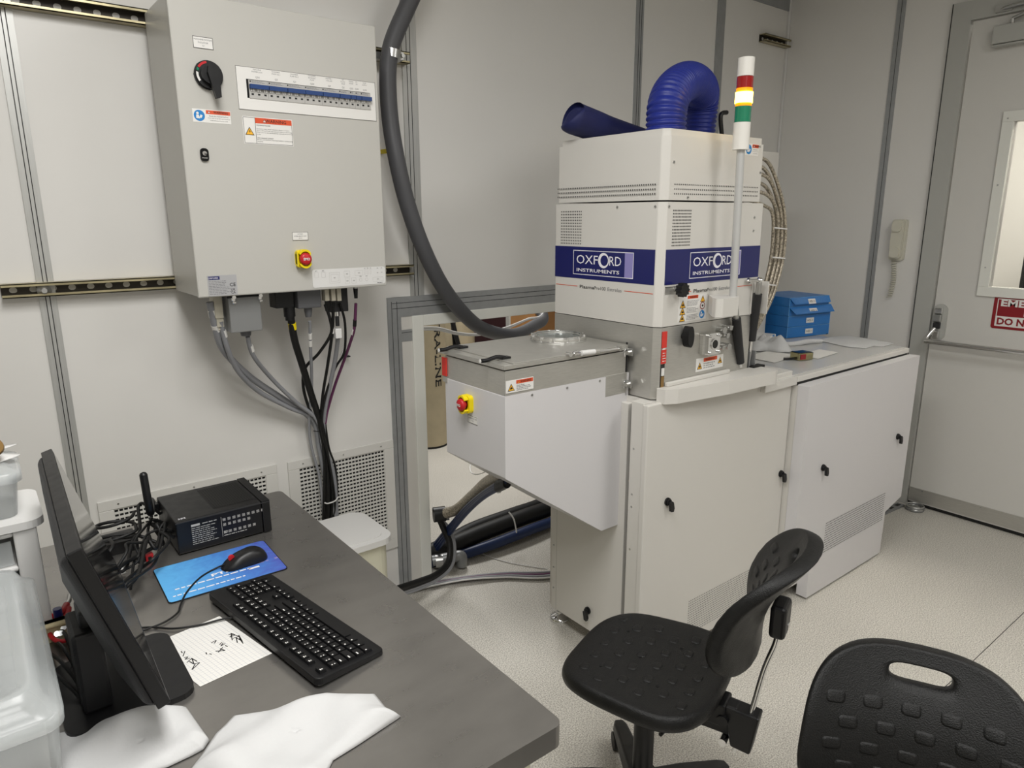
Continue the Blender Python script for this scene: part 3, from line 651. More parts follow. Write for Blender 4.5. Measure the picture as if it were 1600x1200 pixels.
a = atY(517, 782, 2.475); mb = MB(); mb.tube([a+Vector((-.03, .005, 0)), a+Vector((-.02, -.014, -.003)), a+Vector((.012, -.014, 0)), a+Vector((.032, .005, .004))], .0028, WPLAS, 6); one(mb, 'cable_tie', 'white cable tie round the bundle in front of the vent', 'cable tie')
# yellow item behind enclosure edge
a = atY(605, 236, 2.50); mb = MB(); mb.box((a.x-.008, 2.49, a.z-.008), (a.x+.006, WY, a.z+.008), YEL); one(mb, 'wall_plug', 'small yellow plug on the wall beside the large grey hose', 'plug', bevel=.002)

# ---- large grey hose
P = [atY(662, -45, 2.42), atY(637, 10, 2.43), atY(616, 58, 2.44), atY(608, 90, 2.44), atY(606, 130, 2.43), atY(610, 190, 2.42), atY(621, 255, 2.40), atY(637, 320, 2.40), atY(660, 385, 2.41), atY(690, 445, 2.44), atY(724, 490, 2.48), atY(757, 515, 2.56), atY(800, 523, 2.75), atY(832, 510, 2.92), atY(848, 492, 3.02), (2.55, 3.2, 1.25), (2.8, 3.4, 1.6)]
mb = MB(); mb.tube(P, .0315, HOSEG, 18, 8); one(mb, 'ribbed_hose', 'thick dark grey hose hanging from the ceiling and curving through the wall opening', 'hose')
a = atY(611, 86, 2.44); mb = MB(); mb.cyl(a+Vector((-.0, 0, -.013)), a+Vector((.005, 0, .016)), .0345, SATIN, 22); mb.box((a.x-.05, 2.47, a.z-.012), (a.x+.055, 2.503, a.z+.012), SATIN); mb.box((a.x+.028, 2.43, a.z-.014), (a.x+.048, 2.503, a.z+.014), SATIN); mb.cyl((a.x+.04, 2.42, a.z), (a.x+.04, 2.44, a.z), .007, SATIN, 8)
one(mb, 'hose_clamp', 'metal clamp holding the grey hose to the zinc rail', 'clamp', bevel=.001)

# ================================================================ PLASMA ETCHING MACHINE
ML, MF, MBK, MR = 1.715, 1.44, 1.932, 2.25
M_ = thing('plasma_etching_machine', 'white plasma etching machine with blue lettered band, steel collar and projecting load lock', 'machine', (2.05, 1.7, 0))
fm = front((0, MF, 0)); fl = left((ML, 0, 0))
def ch(x0, x1, y0, y1, z0, z1, m, c=.02):   # block with chamfered front-left corner
    mb = MB(); fz = flat((0, 0, 0)); mb.poly(fz, [(x0+c, y0), (x1, y0), (x1, y1), (x0, y1), (x0, y0+c)], z0, z1, m); return mb
def holes(mb, fr, u0, v0, u1, v1, nu, nv, r, d=.0006, n=6, m=HOLE):
    for i in range(nu):
        for j in range(nv): mb.ngon(fr, circ(u0+(u1-u0)*i/(nu-1), v0+(v1-v0)*j/(nv-1), r, n), d, m)
top = ch(ML+.003, 2.225, MF, MBK-.01, 1.653, 1.842, COAT); top.poly(flat((0, 0, 0)), [(ML+.028, MF+.006), (2.222, MF+.006), (2.222, MBK-.02), (ML+.010, MBK-.02), (ML+.010, MF+.024)], 1.842, 1.862, COAT)
mb = top; holes(mb, fm, 1.765, 1.672, 2.205, 1.70, 46, 3, .0026); holes(mb, fl, -1.92, 1.672, -1.475, 1.70, 50, 3, .0028); tb = top.build('top_cover', M_, bevel=.003)
mb = ch(ML, MR, MF, MBK, 1.26, 1.648, COAT); holes(mb, fm, 1.765, 1.515, 1.85, 1.622, 13, 12, .0026); holes(mb, fl, -1.90, 1.513, -1.80, 1.622, 12, 12, .0028)
mb.build('upper_housing', M_, bevel=.0025)
mb = MB()
for u, v in ((1.755, 1.765), (1.83, 1.662), (2.215, 1.75), (1.742, 1.634), (2.2, 1.60), (2.2, 1.555)): screw(mb, fm, u, v, .0045)
for u, v in ((-1.63, 1.634), (-1.47, 1.634)): screw(mb, fl, u, v, .0045)
mb.build('cover_screws', M_)
# navy bands with lettering
def band(fr, u0, u1, lu0, lu1, dash):
    z0, z1 = 1.393, 1.503
    mb = MB(); mb.fbox(fr, u0, z0, u1, z1, 0, .0008, NAVY); o = mb.build('navy_band', M_, label='navy blue band')
    mb = MB(); v0, v1 = 1.407, 1.491; W = lu1-lu0
    mb.border(fr, lu0, v0, lu1, v1, .0022, .0012, BWHITE); mb.quad(fr, lu0+W*.865, v0, lu1, v1, .0011, LILAC)
    c = lu0+W*.43
    mb.text(fr, 'OXF', lu0+W*.245, 1.460, .030, BWHITE, .0013, w=W*.37); mb.text(fr, 'RD', lu0+W*.715, 1.460, .030, BWHITE, .0013, w=W*.19)
    pts = circ(lu0+W*.525, 1.460, W*.094, 28); fr2 = fr
    for i in range(28):
        a, b = i, (i+1) % 28
        def pt(k, q, s): return (lu0+W*(.525+s)+q*math.cos(2*math.pi*k/28), 1.460+q*math.sin(2*math.pi*k/28))
        mb.ngon(fr, [pt(a, W*.062, .012), pt(a, W*.090, 0), pt(b, W*.090, 0), pt(b, W*.062, .012)], .0014, BWHITE)
    mb.text(fr, 'INSTRUMENTS', lu0+W*.425, 1.4235, .0115, BWHITE, .0013, w=W*.72, bold=.012)
    mb.build('logo_lettering', o, label='white OXFORD INSTRUMENTS logo')
    mb = MB(); d0, d1, t0, t1 = dash
    mb.text(fr, 'Plasma', t0+(t1-t0)*.18, 1.3655, .0115, INK, .0008, w=(t1-t0)*.36, bold=.012); mb.text(fr, 'Pro100', t0+(t1-t0)*.50, 1.3655, .0115, INK, .0008, w=(t1-t0)*.27); mb.text(fr, 'Estrelas', t0+(t1-t0)*.84, 1.3655, .0115, INKG, .0008, w=(t1-t0)*.32)
    mb.quad(fr, d0, 1.3645, t0-.012, 1.3665, .0008, ORA); mb.quad(fr, t1+.012, 1.3645, d1, 1.3665, .0008, ORA)
    mb.build('product_lettering', M_)
band(fl, -MBK, -1.463, -1.835, -1.551, (-1.925, -1.465, -1.80, -1.60))
band(fm, 1.7375, 2.2495, 1.858, 2.135, (1.855, 2.225, 1.885, 2.085))
# recess strip + knob on the front
mb = MB(); mb.quad(fm, 1.742, 1.363, 1.80, 1.386, .001, STEEL); mb.fbox(fm, 1.742, 1.385, 1.83, 1.387, 0, .002, GROOVE); mb.build('guide_slot', M_)
mb = MB(); c = atY(1066, 453, 1.41); mb.cyl((c.x, MF, c.z), (c.x, MF-.03, c.z), .008, SATIN)
pts = [((.021+.0025*math.cos(10*a))*math.cos(a)+c.x, (.021+.0025*math.cos(10*a))*math.sin(a)+c.z) for a in [2*math.pi*i/60 for i in range(60)]]
mb.poly(front((0, MF-.02, 0)), pts, 0, .022, BLK, True); mb.build('clamp_knob', M_, bevel=.001, label='black lobed clamp knob')
# warning sheet
x0, z1 = atY(1061, 461, MF).x, atY(1061, 461, MF).z; x1 = atY(1102, 500, MF).x; z0 = 1.268
mb = MB(); mb.fbox(fm, x0, z0, x1, z1-.004, 0, .0007, WHITE); W, H = x1-x0, z1-z0-.004
for i in range(3): tri(mb, fm, x0+W*.14, z0+H*(.16+.26*i), .030, .001, LYEL, 'hand')
tri(mb, fm, x0+W*.85, z0+H*.82, .026, .001, LYEL, 'bang'); mb.ngon(fm, circ(x0+W*.85, z0+H*.54, .013), .001, REDD); mb.ngon(fm, circ(x0+W*.85, z0+H*.54, .010), .0013, WHITE); mb.ngon(fm, [(x0+W*.81, z0+H*.56), (x0+W*.85, z0+H*.49), (x0+W*.89, z0+H*.56), (x0+W*.85, z0+H*.58)], .0016, INK)
manual_icon(mb, fm, x0+W*.85, z0+H*.2, .014, .001)
mb.quad(fm, x0+W*.30, z0+H*.86, x0+W*.68, z0+H*.98, .001, ORA); mb.text(fm, 'WARNING', x0+W*.51, z0+H*.92, .007, INK, .0013, w=W*.28, bold=.01)
for i in range(3): mb.greek(fm, x0+W*.29, z0+H*(.04+.27*i), x0+W*.72, z0+H*(.26+.27*i), 4, INKG, .001, .35, i)
mb.build('hazard_label_sheet', M_)
# steel collar
cs = ch(ML, 2.225, MF, MBK, 1.022, 1.2575, STEEL, .019); cs.build('steel_collar', M_, bevel=.0015, label='brushed steel collar')
mb = MB()
for (u, v) in ((1.752, 1.228),): screw(mb, fm, u, v, .005)
mb.build('collar_screw', M_)
# red interlock tags
mb = MB(); x = 1.725+.012
mb.fbox(fm, x, 1.192, x+.022, 1.245, .001, .004, TAG); mb.fbox(fm, x, 1.14, x+.022, 1.186, .001, .004, TAG); mb.fbox(fm, x+.004, 1.186, x+.018, 1.192, .001, .003, WHITE)
mb.greek(fm, x+.003, 1.145, x+.019, 1.18, 4, WHITE, .0044, .3, 4); mb.build('red_tag', M_, label='red printed tag')
mb = MB(); mb.quad(fm, x, 1.05, x+.02, 1.138, .001, GROOVE); mb.fbox(fm, x+.004, 1.10, x+.016, 1.125, .001, .004, WHITE); mb.fbox(fm, x+.003, 1.052, x+.017, 1.098, .001, .003, BRASS); mb.build('slot_window', M_)
# black oval pull and viewport block
mb = MB(); c = atY(1075, 526, MF-.02); mb.lathe((c.x, MF, c.z), (0, -1, 0), [(.012, 0), (.012, .01)], BLK, 12)
pts = [(.0155*math.cos(a)+c.x, .035*math.sin(a)+c.z) for a in [2*math.pi*i/28 for i in range(28)]]
mb.poly(fm, pts, .008, .034, BLK, True); mb.build('oval_handle', M_, bevel=.005, label='black oval pull handle')
u, v = 1.975, 1.183
mb = MB(); mb.fbox(fm, u-.042, v-.034, u+.036, v+.034, 0, .016, STEEL); mb.rrect(fm, u, v, .064, .074, .008, .016, .03, CHROME)
for a in (-1, 1):
    for b in (-1, 1): mb.cyl(fm.p(u+a*.024, v+b*.028, .03), fm.p(u+a*.024, v+b*.028, .038), .005, CHROME, 6)
vw = mb.build('viewport_block', M_, bevel=.002, label='polished metal viewport block')
mb = MB(); mb.poly(fm, circ(u, v, .019, 24), .03, .034, CHROME); mb.poly(fm, circ(u, v, .0145, 24), .034, .0345, BLKG); mb.build('viewport_window', vw)
mb = MB()
for px, py, r in ((1129, 516, .012), (1134, 524, .010), (1136, 541, .012), (1127, 543, .008), (1139, 512, .009)):
    c = atY(px, py, MF-.02); mb.cyl((c.x, MF, c.z), (c.x, MF-.03, c.z), r, SATIN, 8); mb.cyl((c.x-.012, MF-.02, c.z), (c.x+.014, MF-.024, c.z+.004), r*.5, CHROME, 8)
mb.build('gas_fittings', M_, bevel=.001, label='small bright pipe fittings')
a = atY(1088, 559, MF); b = atY(1129, 570, MF)
mb = MB(); f = Fr((a.x, MF, b.z-.006), (1, 0, 0), (0, 0, 1)); W = b.x-a.x; mb.fbox(f, 0, 0, W, .046, 0, .0007, WHITE); tri(mb, f, .02, .02, .028, .001, LYEL, 'hand'); tri(mb, f, W-.018, .026, .026, .001, LYEL, 'hand')
mb.quad(f, .04, .031, W-.036, .044, .001, ORA); mb.text(f, 'WARNING', W/2, .0375, .006, INK, .0013, w=W*.35, bold=.01); mb.greek(f, .04, .006, W-.036, .028, 3, INKG, .001, .35, 9); mb.build('pinch_warning_label', M_)
# white bumper tray under the collar
tray_top = 1.062
mb = MB(); fz = flat((0, 0, 0))
P = [(1.718, 1.435), (1.724, 1.405), (1.765, 1.385), (2.0, 1.355), (2.262, 1.345), (2.285, 1.352), (2.285, 1.439), (1.722, 1.439)]
mb.poly(fz, P, 1.014, tray_top, COAT); mb.box((1.76, 1.425, tray_top), (2.10, 1.439, tray_top+.014), COAT)
mb.build('bumper_tray', M_, bevel=.003)
# base cabinet
mb = MB(); mb.box((ML-.01, 1.437, .065), (2.503, MBK, 1.018), COAT); mb.build('base_cabinet', M_)
mb = MB(); mb.box((1.68, 1.521, .075), (ML-.01, 1.897, 1.0), COAT)
lp = mb.build('side_panel', M_, bevel=.002)
mb = MB(); fs = left((1.68, 0, 0))
mb.fbox(fs, -1.868, .077, -1.8665, 1.0, -.001, .0006, BREAK)
for v in (.255, .165, .35): screw(mb, fs, -1.883, v, .0035)
mb.build('panel_screws', lp); latch(lp, fs, -1.685, .15)
mb = MB(); mb.box((1.66, 1.4375, .055), (ML-.01, 1.488, 1.02), COAT)
for v in (.86, .70, .655, .5): mb.poly(left((1.66, 0, 0)), circ(-1.472, v, .0035, 8), 0, .001, SATIN)
mb.build('corner_column', M_, bevel=.002)
mb = MB(); mb.box((1.70, 1.488, .06), (1.706, 1.521, 1.0), VOID); mb.build('panel_gap', M_)
mb = MB(); mb.box((1.656, 1.415, .05), (2.502, 1.437, 1.018), COAT); d1 = mb.build('front_door', M_, bevel=.004)
fd = front((0, 1.415, 0)); latch(d1, fd, 1.774, .655); latch(d1, fd, 2.476, .590)
mb = MB(); holes(mb, fd, 1.93, .092, 2.345, .228, 42, 15, .0026, n=5); mb.build('perforated_vent', d1)
mb = MB(); mb.box((2.2855, 1.405, .9955), (2.503, 1.93, 1.0), COAT); mb.box((2.2855, 1.395, .965), (2.503, 1.414, .9985), COAT); mb.box((2.2855, 1.437, 1.018), (2.31, 1.93, 1.02), COAT)
mb.build('worktop_bridge', M_, bevel=.001)
# feet
for (x, y) in ((1.728, 1.897), (1.74, 1.48), (2.4, 1.47), (2.4, 1.88)):
    mb = MB(); mb.lathe((x, y, 0), (0, 0, 1), [(.041, 0), (.042, .006), (.036, .016), (.018, .024), (.012, .028), (.012, .036)], CHROME, 28); mb.cyl((x, y, .03), (x, y, .075), .009, SATIN, 10); mb.build('levelling_foot', M_, label='chrome levelling foot')
# ---- load lock
LX, LY0, LY1 = 1.187, 1.55, 1.868
mb = MB(); ff = Fr((0, LY0, 0), (1, 0, 0), (0, 0, 1))
mb.poly(ff, [(LX, .845), (LX, 1.098), (1.71, 1.098), (1.71, .556), (1.60, .556)], -(LY1-LY0), 0, COATL)
lb = mb.build('load_lock_hood', M_, bevel=.002)
mb = MB()
for px, py in ((831, 617), (886, 606), (937, 595), (986, 692), (983, 739), (980, 787)):
    q = atY(px, py, LY0); screw(mb, ff, q.x, q.z, .004)
mb.build('hood_screws', lb)
mb = MB(); mb.box((LX+.001, LY0+.001, 1.098), (1.694, LY1-.001, 1.172), STEEL); mb.box((1.60, LY0-.001, 1.03), (1.70, LY0+.002, 1.10), STEEL)
mb.build('load_lock_collar', M_, bevel=.002, label='brushed steel load lock body')
mb = MB(); mb.box((LX-.004, LY0-.002, 1.176), (1.70, LY1+.035, 1.190), STEEL); mb.box((LX+.03, LY0-.002, 1.190), (1.70, LY1+.035, 1.193), STEEL)
ld = mb.build('load_lock_lid', M_, bevel=.0015, label='brushed steel load lock lid')
for px, py in ((697, 550), (762, 574)):
    q = atX(px, py, LX-.01); mb = MB(); y = q.y
    mb.tube([(LX+.05, y-.004, 1.197), (LX+.02, y-.002, 1.202), (LX-.012, y, 1.196), (LX-.030, y+.002, 1.196)], .0065, BLK, 8, 3, False); mb.poly(flat((LX+.055, y, 1.190)), [(-.018, -.011), (.014, -.011), (.014, .011), (-.018, .011)], 0, .009, BLK); mb.poly(left((LX-.035, y+.002, 1.196)), circ(0, 0, .0055, 10), 0, .0015, WHITE)
    mb.build('lid_handle', ld, bevel=.002, label='black lid handle')
c = Vector((1.583, 1.765, 1.193))
mb = MB()
def ring(r0, r1, z0, z1, m, n=48):
    V = [(c.x+math.cos(2*math.pi*i/n)*r, c.y+math.sin(2*math.pi*i/n)*r, c.z+z) for r, z in ((r0, z0), (r1, z0), (r1, z1), (r0, z1)) for i in range(n)]
    mb.add(V, [(a*n+i, a*n+(i+1) % n, ((a+1) % 4)*n+(i+1) % n, ((a+1) % 4)*n+i) for a in range(4) for i in range(n)], m)
ring(.074, .098, 0, .007, CHROME); ring(.076, .094, .007, .015, STEEL); ring(.080, .088, .015, .021, CHROME)
for i in range(12):
    a = 2*math.pi*(i+.3)/12; p = Vector((c.x+.091*math.cos(a), c.y+.091*math.sin(a), c.z)); mb.cyl(p+Vector((0, 0, .006)), p+Vector((0, 0, .021)), .0045, CHROME, 8)
rg = mb.build('viewport_ring', ld, bevel=.0008, label='bolted chrome viewport ring')
mb = MB(); mb.poly(flat((c.x, c.y, c.z+.008)), circ(0, 0, .075, 40), 0, .006, GLASSV); mb.build('viewport_glass', ld)
mb = MB(); mb.poly(flat((c.x, c.y, c.z)), circ(0, 0, .075, 40), .0002, .0015, SATIN); mb.build('chamber_floor', ld)
p0 = atY(890, 554, LY0-.012); p1 = atY(968, 545, LY0-.012)
mb = MB(); mb.cyl(p0, p1, .0045, CHROME, 10); m_ = p0+(p1-p0)*.27; mb.cyl(p0+(p1-p0)*.22, p0+(p1-p0)*.52, .0085, WPLAS, 12); mb.cyl(p0+(p1-p0)*.48, p0+(p1-p0)*.56, .009, STEEL, 12)
for p in (p0, p1): mb.cyl(p+Vector((0, -.006, 0)), p+Vector((0, .014, 0)), .007, CHROME, 10)
mb.cyl(p0+Vector((.015, 0, 0)), p0+Vector((.03, 0, .001)), .008, CHROME, 10)
mb.build('gas_strut', ld, label='thin chrome gas strut')
# hinges on the collar
for zc in (1.17, 1.062):
    mb = MB(); x = 1.70
    mb.box((x-.006, 1.525, zc-.012), (x, 1.585, zc+.012), SATIN)
    for y in (1.535, 1.575): mb.cyl((x-.02, y, zc), (x, y, zc), .0075, CHROME, 6)
    mb.cyl((x-.012, 1.553, zc-.016), (x-.012, 1.553, zc+.016), .006, CHROME, 10); mb.build('hinge', M_, bevel=.001, label='bright hinge block')
mb = MB(); mb.box((1.697, 1.55, 1.02), (1.7, 1.556, 1.2), GROOVE); mb.build('collar_seam', M_)
# stop button + label + red clip on the load lock's end face
fx_ = left((LX, 0, 0)); q = atX(733, 630, LX)
estop(M_, fx_, -q.y, q.z, 'emergency_stop')
q = atX(739, 656, LX); mb = MB(); mb.fbox(fx_, -q.y-.026, q.z-.012, -q.y+.026, q.z+.012, 0, .001, WHITE); mb.border(fx_, -q.y-.026, q.z-.012, -q.y+.026, q.z+.012, .001, .0014, INK); mb.text(fx_, 'EMERGENCY OFF', -q.y, q.z+.004, .004, INKG, .0014); mb.text(fx_, '(EMO)', -q.y, q.z-.004, .004, INKG, .0014); mb.build('stop_label', M_)
q0 = atX(688, 562, LX); mb = MB(); mb.fbox(fx_, -LY1-.012, 1.105, -LY1+.012, 1.165, 0, .004, TAG); mb.fbox(fx_, -LY1-.010, 1.085, -LY1+.014, 1.103, 0, .003, STEEL); mb.build('red_tab', M_, label='red tab on the far edge')
a = atY(790, 597, LY0-.001); b = atY(833, 592, LY0-.001); a2 = atY(790, 616, LY0-.001)
f = Fr((a.x+.002, LY0+.001, a2.z+.001), (1, 0, 0), (0, 0, 1)); W = b.x-a.x; H = a.z-a2.z; mb = MB(); mb.fbox(f, 0, 0, W, H, 0, .0016, WHITE); tri(mb, f, W*.18, H*.45, H*.72, .0019, LYEL, 'hand')
mb.quad(f, W*.36, H*.66, W*.98, H*.96, .0019, ORA); mb.text(f, 'WARNING', W*.71, H*.81, H*.2, INK, .0022, w=W*.4, bold=.01); tri(mb, f, W*.44, H*.8, H*.2, .0022, LYEL, 'bang'); mb.text(f, 'Pinch Point', W*.52, H*.52, H*.12, INK, .002, w=W*.28); mb.greek(f, W*.37, H*.08, W*.96, H*.46, 3, INKG, .002, .4, 12); mb.build('pinch_label', M_)
# rear service column, brackets and manual label
mb = MB(); q = atY(1213, 300, 2.0); mb.box((2.96, 2.0, .999), (q.x, 2.15, atY(1205, 237, 2.0).z), COAT); mb.build('rear_service_column', M_, bevel=.003)
f = front((0, MF, 0)); q = atY(1176, 234, MF); mb = MB(); warn_small(mb, f, q.x-.042, q.z-.019, q.x+.034, q.z+.019); mb.build('manual_warning_label', M_)
for zc in (1.545, 1.44): mb = MB(); mb.box((MR, 1.60, zc-.014), (MR+.035, 1.606, zc+.014), COAT); screw(mb, front((MR+.028, 1.60, zc)), 0, 0, .003); mb.build('side_bracket', M_, bevel=.001)
# gas springs at the right
def spring(t, b, tb, bb, nm):
    t, b = Vector(t), Vector(b); mb = MB(); d = b-t
    mb.cyl(t+d*tb, t+d*bb, .0155, DKGREY if 0 else DKG, 18); o = mb.build('gas_spring', M_, bevel=.001, label=nm)
    mb = MB(); mb.cyl(t, b, .0075, CHROME, 14); mb.lathe(t, (0, -1, 0), [(.004, -.012), (.010, -.006), (.0115, 0), (.010, .006), (.004, .011)], CHROME, 14); mb.cyl(t+d*.02, t+d*(tb), .010, SATIN, 12); mb.build('chrome_rod', o)
t0 = atY(1187, 438, 1.41); b0 = atY(1168, 573, 1.46); spring(t0, b0, .15, .68, 'taller dark gas spring with chrome rod')
mb = MB(); mb.cyl(t0+Vector((-.045, .02, .0)), t0, .006, CHROME); mb.lathe(t0+Vector((-.04, .018, 0)), (1, 0, 0), [(.004, -.01), (.010, 0), (.004, .01)], CHROME, 12); mb.build('ball_joint', M_, label='chrome ball joint')
t1 = atY(1149, 480, 1.41); b1 = atY(1157, 573, 1.44); spring(t1, b1, .18, .92, 'shorter dark gas spring')
mb = MB(); mb.box((2.215, 1.435, 1.262), (2.262, 1.44, 1.385), COAT); mb.box((2.258, 1.40, 1.262), (2.262, 1.60, 1.378), COAT); mb.build('lift_bracket', M_, bevel=.001)
for dx in (-.02, .014): mb = MB(); mb.box((b0.x+dx-.003, 1.44, 1.0), (b0.x+dx+.003, 1.48, 1.12), ALUBOX); mb.build('spring_bracket', M_)
mb = MB(); c = atY(1183, 571, 1.43); mb.box((c.x-.035, 1.42, tray_top-.03), (c.x+.035, 1.45, tray_top+.004), RUB); mb.build('rubber_strip', M_)
# lift handle on the top
h0 = atY(1127, 178, 1.75); mb = MB(); z = 1.862; xx = h0.x
mb.tube([(xx+.02, 1.75, z), (xx+.012, 1.75, z+.05), (xx-.002, 1.75, h0.z-.02), (xx+.004, 1.75, h0.z+.002), (xx+.035, 1.75, h0.z+.008)], .0085, BLK, 8, 4); mb.box((xx, 1.73, z), (xx+.045, 1.77, z+.012), BLK); mb.build('lift_handle', M_, label='black handle on the top cover')
# ---- signal light
sx, sy = 1.983, 1.36
S_ = thing('signal_tower', 'white signal tower on a tall pole with lit amber lamp between red and green', 'signal light', (sx, sy, 1.29))
mb = MB(); P = [(1.897, 1.372), (1.886, 1.350), (1.900, 1.334), (1.985, 1.334), (2.010, 1.352), (2.010, MF-.001), (1.968, MF-.001)]
mb.poly(flat((0, 0, 0)), P, 1.288, 1.348, COAT); mb.build('mounting_bracket', S_, bevel=.004)
mb = MB(); mb.cyl((sx+.008, sy, 1.30), (sx-.006, sy, 1.83), .0125, mat('pole_grey', 'c4c4c2', .35, .3), 20); mb.build('pole', S_)
zz = [1.808, 1.886, 1.934, 1.943, 1.972, 1.985, 2.018, 2.071]; x = sx-.008; LX_ = x
def seg_(z0, z1, m, nm, r=.0245, label=None): mb = MB(); mb.cyl((x, sy, z0), (x, sy, z1), r, m, 28); return mb.build(nm, S_, bevel=.001, label=label)
seg_(1.806, 1.886, LWHT, 'lamp_base', .0255); seg_(1.887, 1.933, LGRN, 'green_lamp', label='unlit green lens'); seg_(1.934, 1.942, LAMB, 'amber_rim'); seg_(1.9425, 1.974, LYELL, 'amber_lamp', .0262, label='glowing amber lens'); seg_(1.9745, 1.985, LAMB, 'amber_rim'); seg_(1.986, 2.018, LREDL, 'red_lamp', label='unlit red lens'); seg_(2.019, 2.072, LWHT, 'lamp_cap')
# ---- ducts on top
mb = MB()
P = [atY(1041, 222, 1.62), atY(1041, 195, 1.62), atY(1043, 165, 1.625), atY(1056, 138, 1.66), atY(1077, 127, 1.73), atY(1094, 139, 1.80), atY(1095, 165, 1.84), atY(1090, 195, 1.86), atY(1084, 222, 1.87)]
P = [Vector((p.x, p.y, max(p.z, 1.863+.0*i))) for i, p in enumerate(P)][1:-1]; P[0].z = 1.863; P[-1].z = 1.863
PP = resample(P, 46)
nr = 46
V = []
def ribbed(mb, PP, R0, amp, pitch, m, n=40):
    L = 0; Ls = [0]
    for i in range(1, len(PP)): L += (PP[i]-PP[i-1]).length; Ls.append(L)
    T = [(PP[min(i+1, len(PP)-1)]-PP[max(i-1, 0)]).normalized() for i in range(len(PP))]
    x = Vector((1, 0, 0)); V = []
    for i, p in enumerate(PP):
        x = (x-T[i]*x.dot(T[i])).normalized(); y = T[i].cross(x); q = R0+amp*abs(math.sin(math.pi*Ls[i]/pitch))**.6
        V += [p+x*math.cos(2*math.pi*j/n)*q+y*math.sin(2*math.pi*j/n)*q for j in range(n)]
    K = len(PP); mb.add(V, [(a*n+j, a*n+(j+1) % n, (a+1)*n+(j+1) % n, (a+1)*n+j) for a in range(K-1) for j in range(n)], m, True)
    mb.add(V, [tuple(range(n))[::-1], tuple(range((K-1)*n, K*n))], m)
ribbed(mb, PP, .058, .0095, .0165, DUCT)
one(mb, 'exhaust_duct', 'ribbed bright blue flexible duct arching over the machine top', 'duct')
mb = MB(); a = atY(900, 186, 1.84); b = atY(960, 208, 1.86); cc = atY(1015, 232, 1.88)
mb.tube([a+Vector((-.018, 0, .006)), a, a+(b-a)*.5, b, cc+Vector((.1, 0, 0))], lambda t: .052*math.sqrt(max(.0, 1-(1-min(t/.16+.12, 1))**2))*(1-.12*t)+.002, DUCTN, 24, 14)
one(mb, 'fabric_duct', 'dark navy duct stub lying along the rear of the machine top', 'duct')
# ---- braided hoses at right
G = 'braided hoses at the right of the machine'
HL = ['uppermost braided hose leaving the top cover', 'second braided hose from the top', 'third braided hose from the top', 'fourth braided hose from the top', 'fifth braided hose from the top', 'lowest braided hose leaving the top cover']
for i, z_ in enumerate((1.815, 1.79, 1.755, 1.725, 1.695, 1.665)):
    o = i*2.2
    yh = 1.52; z0 = atY(1190, [246, 258, 272, 284, 299, 314][i], yh).z
    P = [Vector((2.235, yh+.01, z0+.004)), Vector((2.30, yh, z0+.002)), atY(1203-i*.6, [258, 268, 280, 292, 306, 322][i], yh), atY(1222-o, 312+i*4, yh), atY(1227-o*1.3, 360, yh), atY(1223-o*1.3, 405, yh), atY(1211-o*1.2, 452, yh), atY(1196-o*.8, 488, yh+.01), atY(1178, 520, yh+.03)]
    P = [p+Vector((0, .012*(i % 2), 0)) for p in P]
    mb = MB(); mb.tube(P, .0068, BRAID, 8, 8); one(mb, 'braided_hose', 'thin steel-braided hose: '+HL[i], 'hose', G)
for n, (px, py, wv) in enumerate(((1219, 356, 9), (1216, 402, 9), (1202, 444, 9))):
    a = atY(px-wv, py, 1.508); b = atY(px+wv, py+2, 1.508); mb = MB(); mb.tube([a, (a+b)/2+Vector((0, -.004, 0)), b+Vector((.006, 0, 0))], .003, WPLAS, 6); one(mb, 'cable_tie', '%s white cable tie round the braided hoses' % ('upper', 'middle', 'lower')[n], 'cable tie')

# ================================================================ SERVICE CABINET (right)
C_ = thing('service_cabinet', 'white waist-high equipment cabinet with steel top, right of the etching machine', 'cabinet', (2.97, 1.65, 0))
mb = MB(); mb.box((2.507, 1.392, .06), (3.44, 2.16, .96), COAT); mb.build('body', C_)
mb = MB(); mb.box((2.505, 1.393, .974), (3.478, 1.42, .997), COAT); mb.box((2.51, 1.398, .960), (3.474, 1.42, .974), GROOVE); mb.box((2.505, 1.42, .975), (3.478, 2.18, .99), COAT); mb.build('top_edge', C_, bevel=.003)
mb = MB(); mb.box((2.505, 1.42, .990), (3.476, 2.178, .9985), mat('cabinet_top', 'cbcac8', .25, .1)); mb.build('steel_top', C_, bevel=.001)
mb = MB(); fp = Fr((0, 1.345, 0), (1, 0, 0), (0, 0, 1))
mb.poly(fp, [(2.506, .966), (2.506, .262), (2.648, .222), (2.648, .010), (3.322, .010), (3.322, .222), (3.482, .262), (3.482, .968)], -.046, 0, COATL)
d2 = mb.build('front_panel', C_, bevel=.003)
latch(d2, fp, 2.674, .590); latch(d2, fp, 3.35, .589)
mb = MB()
for i in range(48):
    for j in range(13): u = 2.757+.537*i/47; v = .192+.134*j/12; mb.quad(fp, u-.0036, v-.0018, u+.0036, v+.0018, .0006, HOLE)
mb.build('perforated_vent', d2)
for x, y in ((3.25, 1.375), (3.22, 1.85), (2.7, 1.85)): mb = MB(); mb.cyl((x, y, 0), (x, y, .065), .022, RUB, 14); mb.build('foot', C_)
